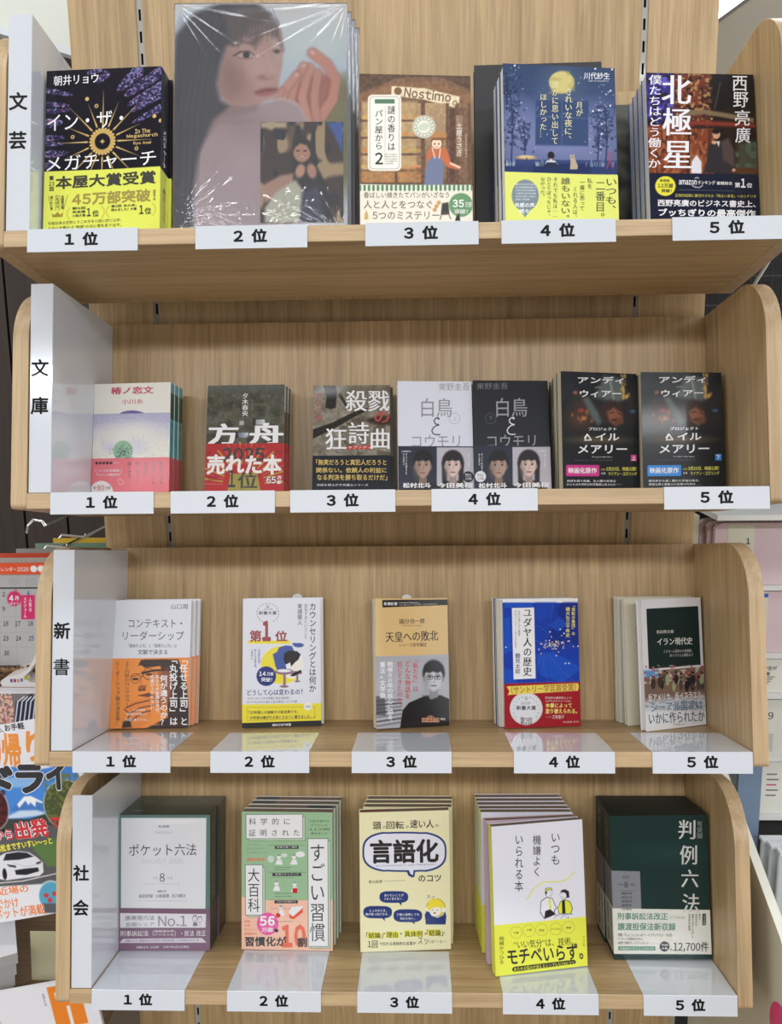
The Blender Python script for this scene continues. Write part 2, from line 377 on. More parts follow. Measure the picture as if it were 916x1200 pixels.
for k, xs in RANK.items():
    for i, x in enumerate(xs):
        x1 = x+(122 if k > 1 else (124 if i < 4 else 119)); x1 = min(x1, 429.5)
        g = thing('rank_card', 'white folded card reading %d位 %s' % (i+1, RL[k][i]), 'card', tray_m(k), 'white rank cards along the tray edges')
        dz = {(1, 4): 1.2, (4, 0): 0.8}.get((k, i), 0)
        prof = [(-D-1.5, 0.7), (-D-1.7, 0.5), (-D-1.7, -25.2), (-D-0.5, -25.2), (-D-0.5, 0.12), (-92, 0.12), (-92, 0.7)]
        MB().prism(prof, x, x1, 'x', WHITE).build('folded_plate', g)
        flat_text(g, 'lettering', '%d 位' % (i+1), (x+x1)/2-(1 if k == 1 else 0), -11.3, 15.5, -D-1.85, INK, 0.044, 0.04, 37.5)

# ------------------------------------------------------------------ the shop around
def struct(name, mb, bevel=0):
    o = mb.build(name, None, bevel); o['kind'] = 'structure'; return o
struct('floor', MB().box(-4200, 4200, -4600, 2600, -20, 0, mat('vinyl_floor', (120, 104, 88), .4, .2)))
struct('ceiling', MB().box(-4200, 4200, -4600, 2600, 3100, 3120, mat('ceiling_board', (170, 170, 168), .8)))
struct('wall_front', MB().box(-4200, 4200, -4620, -4600, 0, 3100, mat('far_shelving_wall', (112, 98, 84), .7)))
struct('wall_far', MB().box(-4200, 4200, 2600, 2620, 0, 3100, mat('wall_paint', (150, 142, 130), .8)))
# ------------------------------------------------------------------ books
ORD = ['', 'second', 'third', 'fourth', 'fifth', 'sixth']
def book_matrix(k, x, d, yaw, lean, roll):
    return tray_m(k) @ Matrix.Translation(Vector((x, -d, 0.15))*S) @ Matrix.Rotation(math.radians(-yaw), 4, 'Z') @ Matrix.Rotation(math.radians(-lean), 4, 'X') @ Matrix.Rotation(math.radians(roll), 4, 'Y')
def make_book(k, P, t, label, spine='R', jacket=(240, 240, 240), sp=None, band=None, bsp=None, split=0, pages=PAGE, cat='book', group=None, gloss=(0.3, 0.3), name='book', box=False, lift=0.0):
    x, d, yaw, lean, roll, w, h = P
    lift = 0.12+abs(math.sin(math.radians(roll)))*w/2+t*math.sin(math.radians(max(lean, 0)))+(0.75 if (k in (1, 4) and d > 90-w/2*abs(math.sin(math.radians(yaw)))) else 0)
    g = thing(name, label, cat, book_matrix(k, x, d, yaw, lean, roll) @ Matrix.Translation((0, 0, lift*S)), group)
    jm = mat('jacket_paper', jacket, *gloss); sm = mat('jacket_spine_paper', sp or jacket, *gloss)
    c = MB(); xl, xr = -w/2, w/2; s = 1 if spine == 'R' else -1
    c.box(xl, xr, 0, 0.6, 0, h, jm).box(xl, xr, t-0.6, t, 0, h, jm)
    if s > 0: c.box(xr-0.6, xr, 0.6, t-0.6, 0, h, sm)
    else: c.box(xl, xl+0.6, 0.6, t-0.6, 0, h, sm)
    if box:   # a slipcase: closed on every side
        if s > 0: c.box(xl, xl+0.6, 0.6, t-0.6, 0, h, sm)
        else: c.box(xr-0.6, xr, 0.6, t-0.6, 0, h, sm)
        c.box(xl, xr, 0.6, t-0.6, h-0.6, h, jm)
    cov = c.build('cover', g, 0.25)
    if not box:
        MB().box(xl+(0.65 if s < 0 else 1.2), xr-(0.65 if s > 0 else 1.2), 0.62, t-0.62, 1, h-1.0, pages, {'top': TOPP if pages is PAGE else pages}).build('page_block', g)
    bd = None
    if band is not None:
        bm_ = mat('paper_band', band, *gloss); bs = mat('paper_band_spine', bsp or band, *gloss); o = 0.3; m2 = MB()
        m2.box(xl-(o if s < 0 else 0), xr+(o if s > 0 else 0), -o, -0.02, 0.1, split, bm_).box(xl, xr, t+0.02, t+o, 0.1, split, bm_)
        if s > 0: m2.box(xr+0.02, xr+o, -0.02, t+0.02, 0.1, split, bs)
        else: m2.box(xl-o, xl-0.02, -0.02, t+0.02, 0.1, split, bs)
        bd = m2.build('paper_band', g)
    return g, cov, bd
def side_text(par, st, x, z0, z1, y0, y1, c, b=0.0, right=True):
    """vertical lettering on a spine (plane facing +x or -x)"""
    V, F = layout(st, b, True); V = V[:, :2]; lo, hi = V.min(0), V.max(0); V = (V-lo)/(hi-lo); mb = MB()
    mb.v = [(x, (y0+u*(y1-y0)) if right else (y1-u*(y1-y0)), z0+v*(z1-z0)) for u, v in V]; mb.f = F; mb.m = [0]*len(F); mb.mats = [mat('printing_ink', c, 0.4, 0.2)]
    mb.build('spine_lettering', par)
def finish(art, cov, bd, split, gloss=(0.3, 0.3), box=False):
    art.emit(cov, bd, split if bd else 0, 0.06, 0.38, print_mat(*gloss))
def copies(k, P, t, n, what, dx=0.0, dyaw=0.0, dlean=0.0, yaws=None, gap=1.3, fade=1, ds=None, tint=None, dxs=None, **kw):
    """the same title standing behind the front book, one behind the other"""
    x, d, yaw, lean, roll, w, h = P; out = []
    for i in range(1, n+1):
        a = math.radians(yaw)
        yy = yaws[i-1] if yaws else yaw+dyaw*i
        di = ds[i-1] if ds else d-(t+gap)*i*math.cos(a)
        xi = (x+(dxs[i-1] if dxs else dx*i))
        l2 = max(0.0, lean+dlean*i)
        kk = dict(kw)
        if tint: kk['jacket'] = tint[(i-1) % len(tint)]
        lab = '%s copy from the front of %s' % (ORD[i], what)
        out.append(make_book(k, (xi, di, yy, l2, 0 if abs(roll) > .5 else roll, w, h), t, lab, group=what, **kk))
    return out
FR = {}
def portrait(a, cx, cy, s, skin, hair, cloth, long=False, lip=(150, 90, 85), mono=False, glasses=False, tilt=0):
    """a head-and-shoulders photograph printed small; s = face half width"""
    sh = tuple(int(v*0.72) for v in skin); dk = tuple(int(v*0.45) for v in skin)
    a.poly([(cx-2.6*s, cy+4.2*s), (cx-2.1*s, cy+2.5*s), (cx-.8*s, cy+1.9*s), (cx+.8*s, cy+1.9*s), (cx+2.1*s, cy+2.5*s), (cx+2.6*s, cy+4.2*s)], cloth, s*.12)
    a.ell(cx, cy-(.35 if long else .52)*s, (1.35 if long else 1.16)*s, (1.55 if long else 1.36)*s, hair, s*.12)
    if long: a.poly([(cx-1.35*s, cy-.4*s), (cx-1.3*s, cy+2.6*s), (cx-.7*s, cy+2.4*s), (cx-.75*s, cy), (cx+.75*s, cy), (cx+.7*s, cy+2.4*s), (cx+1.3*s, cy+2.6*s), (cx+1.35*s, cy-.4*s)], hair, s*.12)
    a.poly([(cx-.42*s, cy+.9*s), (cx-.5*s, cy+2.1*s), (cx, cy+2.6*s), (cx+.5*s, cy+2.1*s), (cx+.42*s, cy+.9*s)], sh, s*.1)
    a.poly([(cx-.95*s, cy-.5*s), (cx-.92*s, cy+.4*s), (cx-.6*s, cy+1.05*s), (cx-.12*s, cy+1.42*s), (cx+.12*s, cy+1.42*s), (cx+.6*s, cy+1.05*s), (cx+.92*s, cy+.4*s), (cx+.95*s, cy-.5*s), (cx+.6*s, cy-1.2*s), (cx-.6*s, cy-1.2*s)], skin, s*.12)
    a.ell(cx-.72*s, cy+.5*s, .3*s, .8*s, sh, s*.3, .7)
    a.poly([(cx-1.1*s, cy-.2*s), (cx-.95*s, cy-1.3*s), (cx, cy-1.75*s), (cx+.95*s, cy-1.3*s), (cx+1.1*s, cy-.2*s), (cx+.75*s, cy-.65*s), (cx+.35*s, cy-.5*s), (cx-.05*s, cy-.66*s), (cx-.45*s, cy-.5*s), (cx-.8*s, cy-.6*s)], hair, s*.1)
    for q in (-1, 1):
        a.line([(cx+q*.62*s, cy-.3*s), (cx+q*.22*s, cy-.34*s)], s*.09, dk, .85)
        a.ell(cx+q*.42*s, cy-.06*s, .2*s, .085*s, (235, 228, 222), s*.04, .7)
        a.ell(cx+q*.42*s, cy-.06*s, .1*s, .1*s, (28, 22, 22), s*.04)
        a.line([(cx+q*.64*s, cy-.1*s), (cx+q*.42*s, cy-.17*s), (cx+q*.2*s, cy-.07*s)], s*.05, (30, 24, 24), .9)
        a.ell(cx+q*.98*s, cy+.15*s, .1*s, .26*s, sh, s*.05)
    a.line([(cx+.05*s, cy), (cx+.1*s, cy+.42*s), (cx-.08*s, cy+.5*s)], s*.07, sh, .9)
    a.ell(cx, cy+.84*s, .3*s, .085*s, lip, s*.05); a.line([(cx-.28*s, cy+.83*s), (cx+.28*s, cy+.83*s)], s*.04, dk, .8)
    if glasses:
        for q in (-1, 1): x_, y_ = cx+q*.42*s, cy-.02*s; a.line([(x_-.3*s, y_-.18*s), (x_+.3*s, y_-.18*s), (x_+.27*s, y_+.14*s), (x_+.1*s, y_+.2*s), (x_-.1*s, y_+.2*s), (x_-.27*s, y_+.14*s), (x_-.3*s, y_-.18*s)], s*.055, (40, 38, 40))
        a.line([(cx-.12*s, cy-.12*s), (cx+.12*s, cy-.12*s)], s*.06, (40, 38, 40))
W_ = (232, 231, 232); K_ = (18, 17, 20)

# ---- top tray, rank 1: black novel with stained glass and a yellow band
def top_1():
    P = (-331.5, 172.7, 2.0, 0.9, 0.1, 136.6, 199.6); sp = 79
    a = Art([(35, 25), (818, 51), (806, 1141), (13, 1125)], 136.6, 199.6, 0.65).fill((22, 20, 30))
    GL = [(60, 54, 92), (100, 94, 140), (30, 30, 56), (150, 146, 178)]
    def pane(P_, n0, n1, seed):
        (x0, y0), (x1, y1) = P_; L = math.hypot(x1-x0, y1-y0); ux, uy = (x1-x0)/L, (y1-y0)/L
        N = 22; up = []; dn = []
        for i in range(N+1):
            t = i/N; hw = (n0+(n1-n0)*t)*math.sqrt(max(0.02, 1-(2*abs(t-.5))**4)); up.append((x0+ux*L*t-uy*hw, y0+uy*L*t+ux*hw)); dn.append((x0+ux*L*t+uy*hw, y0+uy*L*t-ux*hw))
        out = up+dn[::-1]; a.poly(out, (46, 41, 74), 2)
        old = a.C.copy(); a.noise(-50, 0, 900, 1200, 1, 14, GL[1], seed, .52).noise(-50, 0, 900, 1200, 1, 9, GL[3], seed+5, .7).noise(-50, 0, 900, 1200, 1, 11, GL[2], seed+9, .66).noise(-50, 0, 900, 1200, .7, 16, (150, 70, 100), seed+3, .8)
        new = a.C.copy(); a.C = old.copy(); m = np.zeros(a.X.shape); tmp = a.C; a.C = np.zeros_like(tmp); a.poly(out, (1, 1, 1), 1.5); m = a.C[..., :1]; a.C = old*(1-m)+new*m
    for i, (p, n0, n1) in enumerate([(((520, 190), (690, 50)), 26, 46), (((570, 225), (860, 60)), 28, 40), (((590, 290), (870, 150)), 22, 34), (((610, 330), (880, 200)), 18, 26), (((620, 405), (880, 290)), 12, 30),
                                     (((20, 150), (215, 195)), 22, 10), (((20, 240), (190, 262)), 22, 12), (((20, 290), (210, 292)), 18, 10), (((15, 370), (150, 370)), 38, 14), (((15, 465), (160, 470)), 22, 12), (((15, 505), (160, 510)), 16, 10), (((15, 575), (190, 570)), 30, 12), (((12, 650), (120, 640)), 22, 10), (((380, 130), (460, 60)), 14, 30), (((310, 60), (420, 40)), 14, 20)]):
        pane(p, n0, n1, 3*i+1)
    cx, cy = 420, 512; G = (206, 176, 108)
    for i in range(16):
        t = 2*PI*i/16+.02; r0, r1 = 100, (330 if i % 2 == 0 else 270)
        c_, s_ = math.cos(t), math.sin(t); e = 5
        a.poly([(cx+c_*r0-s_*e, cy+s_*r0+c_*e), (cx+c_*r1, cy+s_*r1), (cx+c_*r0+s_*e, cy+s_*r0-c_*e)], G); a.ell(cx+c_*118, cy+s_*118, 6, 6, G)
    for i in range(24):
        t = 2*PI*i/24; a.ell(cx+math.cos(t)*78, cy+math.sin(t)*78, 13, 9, G, 1, rot=math.degrees(t))
    a.ring(cx, cy, 64, 22, (190, 158, 92)); a.ell(cx, cy, 48, 48, (22, 20, 30)); a.poly([(cx-18, cy), (cx-5, cy-6), (cx, cy-18), (cx+5, cy-6), (cx+18, cy), (cx+5, cy+6), (cx, cy+18), (cx-5, cy+6)], G)
    a.dots([(378, 278), (314, 228), (216, 470), (770, 370), (812, 402), (650, 572)], 13, G); a.dots([(378, 278), (216, 470), (650, 572)], 6, (22, 20, 30))
    a.rect(-60, 697, 960, 1300, (214, 219, 92)); a.C[a.gz < sp-.2] = (214, 219, 92)
    a.text('朝井リョウ', 84, 62, 392, 128, W_, mn=.012); a.text('イン・ザ・', 40, 315, 560, 425, W_, mn=.003); a.text('メガチャーチ', 35, 588, 782, 690, W_, mn=.003)
    a.text('In The', 640, 446, 742, 476, G, b=.02); a.text('Megachurch', 584, 478, 792, 508, G, b=.02); a.text('Ryo Asai', 630, 528, 748, 552, G, b=.02)
    Kb = (40, 36, 22); Gd = (150, 132, 50)
    a.text('本屋大賞受賞', 100, 722, 782, 808, Kb, b=.03, mn=0); a.text('第', 56, 716, 88, 748, Kb, b=.03); a.text('23', 54, 756, 92, 782, Kb, b=.02); a.text('回', 58, 788, 88, 818, Kb, b=.03)
    a.text('45万部突破！', 214, 838, 782, 922, Gd, b=.03)
    for x, st in ((215, ('第9回', '未来屋', '小説大賞')), (482, ('第2回 あの本、', '読みました？大賞', ''))):
        for i, q in enumerate(st):
            if q: a.text(q, x, 930+i*24, x+(92 if x < 300 else 172), 948+i*24, Kb, b=.02)
    a.text('1', 316, 942, 344, 996, Kb, b=.03); a.text('位', 354, 958, 398, 1000, Kb, b=.02); a.text('1', 672, 942, 700, 1000, Kb, b=.03); a.text('位', 708, 960, 752, 1002, Kb, b=.02)
    for x, q in ((190, 1), (425, -1), (460, 1), (770, -1)): a.line([(x+8*q, 935), (x-8*q, 955), (x-10*q, 985), (x+6*q, 1010)], 5, (176, 160, 60))
    a.text('令和日本の空気とうごめきを小説に封じ込め、', 48, 1018, 552, 1040, Kb); a.text('人の心を動かす“物語”の功と罪を炙り出す。', 48, 1050, 552, 1072, Kb)
    a.poly([(80, 990), (74, 962), (92, 975), (114, 956), (134, 975), (154, 962), (148, 990)], Gd)
    for x0, x1 in ((52, 72), (100, 100), (128, 124), (184, 154)): a.line([(x0, 850), (x1, 945)], 2, Kb)
    a.text('売りたい本', 64, 850, 84, 940, Kb, v=True, b=.02); a.text('いちばん', 106, 842, 124, 928, Kb, v=True, b=.02); a.text('全国書店員', 138, 848, 160, 938, Kb, v=True, b=.01)
    kw = dict(jacket=(24, 22, 32), sp=(26, 24, 34), band=(214, 219, 92), split=sp, gloss=(0.2, 0.5))
    g, c, b = make_book(1, P, 27, 'black stained glass patterned book with gold sunburst and yellow band, front copy', **kw); finish(a, c, b, sp, (0.2, 0.5))
    side_text(c, 'メガチャーチ', 68.4, 84, 130, 8, 19, W_); side_text(b, '朝井リョウ', 68.75, 20, 60, 9, 17, (90, 96, 60))
    r = copies(1, P, 27, 1, 'the black stained glass book with yellow band', dx=4, **kw)
    side_text(r[0][1], 'メガチャーチ', 68.4, 84, 130, 8, 19, W_)
top_1()

# ---- top tray, rank 2: large shrink-wrapped photo book
def film_mat():
    m = bpy.data.materials.new('shrink_film'); m.use_nodes = True; nt = m.node_tree; N = nt.nodes; L = nt.links; N.remove(N['Principled BSDF'])
    tr = N.new('ShaderNodeBsdfTransparent'); gl = N.new('ShaderNodeBsdfGlossy'); gl.inputs['Roughness'].default_value = 0.12
    fr = N.new('ShaderNodeFresnel'); fr.inputs['IOR'].default_value = 1.6; mx = N.new('ShaderNodeMixShader')
    tc = N.new('ShaderNodeTexCoord'); mp = N.new('ShaderNodeMapping'); mp.inputs['Rotation'].default_value = (0, math.radians(38), 0); mp.inputs['Scale'].default_value = (60, 30, 6)
    nz = N.new('ShaderNodeTexNoise'); nz.inputs['Scale'].default_value = 1.6; nz.inputs['Detail'].default_value = 3; nz.inputs['Distortion'].default_value = 1.2
    bp = N.new('ShaderNodeBump'); bp.inputs['Strength'].default_value = 1.0; bp.inputs['Distance'].default_value = 0.0010
    L.new(tc.outputs['Object'], mp.inputs['Vector']); L.new(mp.outputs[0], nz.inputs['Vector']); L.new(nz.outputs['Fac'], bp.inputs['Height'])
    L.new(bp.outputs['Normal'], gl.inputs['Normal']); L.new(bp.outputs['Normal'], fr.inputs['Normal'])
    ad = N.new('ShaderNodeMath'); ad.operation = 'MULTIPLY'; ad.inputs[1].default_value = 1.3; L.new(fr.outputs[0], ad.inputs[0])
    L.new(ad.outputs[0], mx.inputs[0]); L.new(tr.outputs[0], mx.inputs[1]); L.new(gl.outputs[0], mx.inputs[2]); hz = N.new('ShaderNodeBsdfDiffuse'); hz.inputs['Color'].default_value = (0.85, 0.88, 0.92, 1); m2 = N.new('ShaderNodeMixShader'); m2.inputs[0].default_value = 0.055  # white diffuse mix puts the film's sheen in as an even haze
    L.new(mx.outputs[0], m2.inputs[1]); L.new(hz.outputs[0], m2.inputs[2]); L.new(m2.outputs[0], N['Material Output'].inputs['Surface'])
    return m
FILM = film_mat()
def film(parent, w, h, t, fine=False):
    """a wrinkled film skin around a book"""
    me = bpy.data.meshes.new('shrink_wrap'); nx, nz = (240, 340) if fine else (24, 30); V = []; F = []
    rs = np.random.RandomState(4)
    for j in range(nz+1):
        for i in range(nx+1):
            u, v = i/nx, j/nz; e = min(u, 1-u, v, 1-v)
            wr = (math.sin(u*17+v*11)+math.sin(u*9-v*23+1))*0.05
            if fine:
                for cu, cv, ph, am in ((0, 0, 0, .5), (1, 0, 1, .5), (0, 1, 2, .45), (1, 1, 3, .5), (.97, .04, 4, .7), (.5, .02, 6, .5), (.03, .12, 7, .5), (.5, 0, 5, .25)):
                    du, dv = (u-cu)*w/h, v-cv; r_ = math.hypot(du, dv); an = math.atan2(dv, du)
                    wr += am*max(0, math.sin(an*23+ph+1.5*math.sin(an*7)))**3*math.exp(-r_*3.2)*min(1, r_*12)*1.5
                wr += 0.22*max(0, math.sin(u*150+2*math.sin(v*9)))**2*math.exp(-v*9)+4.2*math.exp(-((v*h-7-3*math.sin(u*14))/8)**2)*max(0.15, 1-u*1.6)
            V.append(((-w/2-1.2+u*(w+2.4))*S, (-0.95-max(0, wr))*S, (-0.1+v*(h+1.2))*S))
    for j in range(nz):
        for i in range(nx):
            b = j*(nx+1)+i; F.append((b, b+1, b+nx+2, b+nx+1))
    n0 = len(V); ed = [i for i in range(nx+1)]; 
    ring = [j*(nx+1) for j in range(nz+1)]+[nz*(nx+1)+i for i in range(1, nx+1)]+[j*(nx+1)+nx for j in range(nz-1, -1, -1)]
    for r in ring:
        x, y, z = V[r]; V.append((x, (t+0.6)*S, z))
    for i in range(len(ring)-1): F.append((ring[i], ring[i+1], n0+i+1, n0+i))
    me.from_pydata(V, [], F); me.materials.append(FILM); me.polygons.foreach_set('use_smooth', [True]*len(F)); me.update()
    o = bpy.data.objects.new('shrink_wrap', me); COL.objects.link(o); o.parent = parent
def top_2():
    P = (-153.9, 140.8, -2.2, 0.4, 0.0, 204.4, 292.5)
    a = Art([(63, 23), (829, 25), (829, 1099), (50, 1099)], 204.4, 292.5, 0.9)
    a.fill((210, 218, 228)).grad(-50, 0, 900, 500, (218, 226, 236), (182, 196, 210))
    a.ell(1010, 620, 330, 300, (128, 126, 84), 60); a.ell(900, 480, 200, 130, (134, 132, 92), 40)
    # hand
    H = (200, 152, 136); H2 = (176, 118, 102)
    a.poly([(540, 470), (600, 380), (700, 330), (780, 350), (780, 420), (720, 480), (700, 560), (600, 560)], H2, 12)
    for P_, w_, c_ in (([(705, 540), (765, 450), (778, 360), (742, 292), (676, 242)], 44, (204, 150, 132)), ([(690, 540), (684, 430), (700, 330)], 36, H), ([(655, 545), (628, 440), (650, 350), (664, 306)], 36, (206, 156, 138)),
                       ([(620, 545), (578, 450), (600, 370), (636, 300)], 34, H), ([(590, 545), (536, 460), (556, 400), (604, 340)], 32, (206, 158, 142)), ([(560, 520), (518, 450), (540, 410)], 28, H)):
        a.line(P_, w_+8, (160, 100, 88), .55, 8); a.line(P_, w_, c_, 1, 5)
    a.ell(636, 298, 9, 7, (226, 190, 176), 4); a.ell(604, 340, 9, 7, (226, 190, 176), 4); a.ell(676, 240, 12, 8, (226, 190, 176), 4, rot=40); a.line([(700, 470), (742, 430), (756, 370)], 8, (170, 108, 94), .6, 8)
    # shoulder and back
    a.poly([(150, 1120), (140, 720), (170, 620), (260, 520), (420, 470), (540, 448), (610, 470), (650, 540), (645, 1120)], (178, 160, 164), 14)
    a.ell(300, 560, 160, 60, (158, 132, 132), 40, .7); a.ell(420, 800, 260, 260, (176, 156, 160), 80, .6); a.grad(140, 560, 650, 1120, (178, 160, 162), (190, 182, 190), .4)
    a.line([(230, 500), (330, 490), (430, 462), (545, 446), (612, 475), (650, 545)], 8, (206, 190, 196), .8, 8)
    a.poly([(190, 430), (300, 470), (440, 462), (420, 500), (280, 530), (180, 640), (150, 720), (150, 560)], (156, 134, 134), 14)
    # face
    a.poly([(262, 300), (290, 180), (470, 60), (535, 140), (545, 230), (540, 300), (528, 350), (520, 405), (500, 440), (450, 462), (380, 480), (310, 470), (262, 420), (246, 360)], (190, 158, 148), 7)
    a.ell(310, 400, 80, 76, (168, 132, 122), 50, .7); a.ell(300, 330, 50, 90, (150, 118, 112), 35, .6); a.ell(440, 300, 50, 70, (204, 176, 166), 30, .7); a.ell(520, 220, 26, 90, (206, 186, 178), 16, .6)
    # eyes, brow, nose, mouth
    a.line([(325, 252), (352, 236), (392, 234), (412, 250)], 7, (60, 44, 44), .9, 4); a.ell(380, 252, 30, 13, (206, 188, 182), 5, .8); a.ell(380, 250, 15, 14, (38, 28, 30), 4); a.line([(345, 262), (380, 268), (408, 262)], 4, (130, 92, 88), .8, 4)
    a.line([(318, 208), (360, 190), (412, 200)], 10, (96, 74, 72), .7, 7); a.line([(500, 232), (518, 226), (532, 232)], 6, (90, 66, 66), .7, 4); a.ell(516, 236, 12, 8, (60, 44, 46), 4, .7)
    a.line([(470, 240), (482, 290), (496, 320)], 10, (206, 178, 168), .8, 8); a.ell(462, 350, 28, 12, (150, 106, 98), 10, .8); a.ell(478, 342, 18, 14, (196, 160, 150), 8, .8)
    a.ell(470, 412, 46, 15, (150, 86, 84), 7, 1, rot=-8); a.ell(468, 424, 36, 9, (176, 112, 108), 5, .9, rot=-8); a.line([(424, 418), (470, 408), (514, 404)], 4, (110, 56, 58), .9, 3)
    # hair
    HR = (70, 69, 78)
    a.poly([(45, 1120), (48, 350), (66, 160), (150, 60), (270, 15), (420, 15), (490, 70), (450, 110), (400, 120), (340, 190), (290, 210), (262, 290), (246, 380), (262, 455), (300, 480), (230, 540), (165, 690), (140, 860), (140, 1120)], HR, 12)
    a.poly([(280, 60), (430, 24), (520, 100), (545, 230), (520, 180), (470, 150), (420, 220), (380, 170), (340, 215), (300, 170)], (112, 97, 94), 14, .8)
    for i in range(16):
        x = 300+i*15; a.line([(x-30, 40), (x, 110), (x-6+(i % 3)*6, 190-(i % 4)*10)], 4, (84, 72, 72), .4, 4)
    for i in range(13):
        x = 70+i*9; a.line([(x+110, 70+i*2), (x+40, 240), (x-4, 520), (x-24+i*.5, 900)], 3, (96, 94, 104) if i % 3 else (48, 46, 54), .3, 4)
    a.line([(60, 200), (62, 800)], 10, (110, 116, 128), .5, 10); a.ell(120, 250, 60, 120, (74, 72, 82), 50, .6); a.noise(-50, 0, 900, 1200, 5, 120, seed=3); a.C = a.C*1.06+5
    # the wrapped clear-card photo insert is a part of its own
    kw = dict(jacket=(206, 212, 222), band=None, pages=PAGEW, gloss=(0.15, 0.6))
    g, c, b = make_book(1, P, 11, 'large photo book in crinkled clear wrap with long haired person on cover, front copy', **kw); finish(a, c, None, 0, (0.35, 0.1))
    a2 = Art([(0, 0), (375, 0), (375, 470), (0, 470)], 98, 122, 0.75).fill((72, 52, 44)); a2.z = 0
    a2.noise(-20, -20, 400, 500, 1, 46, (196, 172, 136), 5, .55, 2.4); a2.noise(-20, -20, 400, 500, 1, 34, (36, 34, 46), 8, .62, 1.8)
    a2.rect(0, 0, 120, 30, (208, 190, 160), 8); a2.poly([(300, 0), (375, 0), (375, 160), (330, 60)], (70, 110, 190), 10)
    a2.poly([(110, 470), (140, 260), (150, 120), (190, 75), (230, 100), (245, 190), (300, 300), (330, 470)], (34, 28, 32), 8)
    a2.poly([(0, 300), (90, 250), (150, 240), (150, 300), (20, 380)], (196, 160, 140), 8); a2.poly([(20, 400), (70, 330), (160, 270), (200, 330), (180, 470), (20, 470)], (208, 208, 190), 8)
    a2.poly([(180, 470), (190, 330), (260, 300), (300, 470)], (64, 70, 96), 10)
    a2.ell(188, 140, 40, 50, (206, 160, 134), 5); a2.poly([(146, 140), (150, 90), (190, 70), (228, 95), (232, 150), (210, 110), (180, 100), (158, 118)], (40, 30, 32), 5)
    for q in (-1, 1): a2.ell(186+q*16, 136, 7, 3.5, (40, 26, 26), 2)
    a2.ell(188, 166, 16, 5, (236, 226, 220), 2); a2.line([(170, 162), (188, 170), (206, 160)], 3, (170, 80, 76)); a2.ell(180, 230, 22, 34, (214, 172, 150), 6, rot=15); a2.ell(232, 230, 22, 36, (206, 160, 138), 6, rot=-12)
    ins = MB().box(-49, 49, -0.75, -0.2, 0, 122, mat('insert_card', (120, 100, 90), 0.3)).build('insert_photo', c); ins.location = ((P[5]/2-49.5-4)*S, 0, 3*S*0+0.026)
    a2.emit(ins, None, 0, 0.82, 0, print_mat(0.4, 0.1))
    film(g, P[5], P[6], 11, True)
    for i, (gg, cc, bb) in enumerate(copies(1, P, 11, 3, 'the large wrapped photo book', dx=3.6, gap=4.6, **kw)): film(gg, P[5], P[6], 11)
top_2()

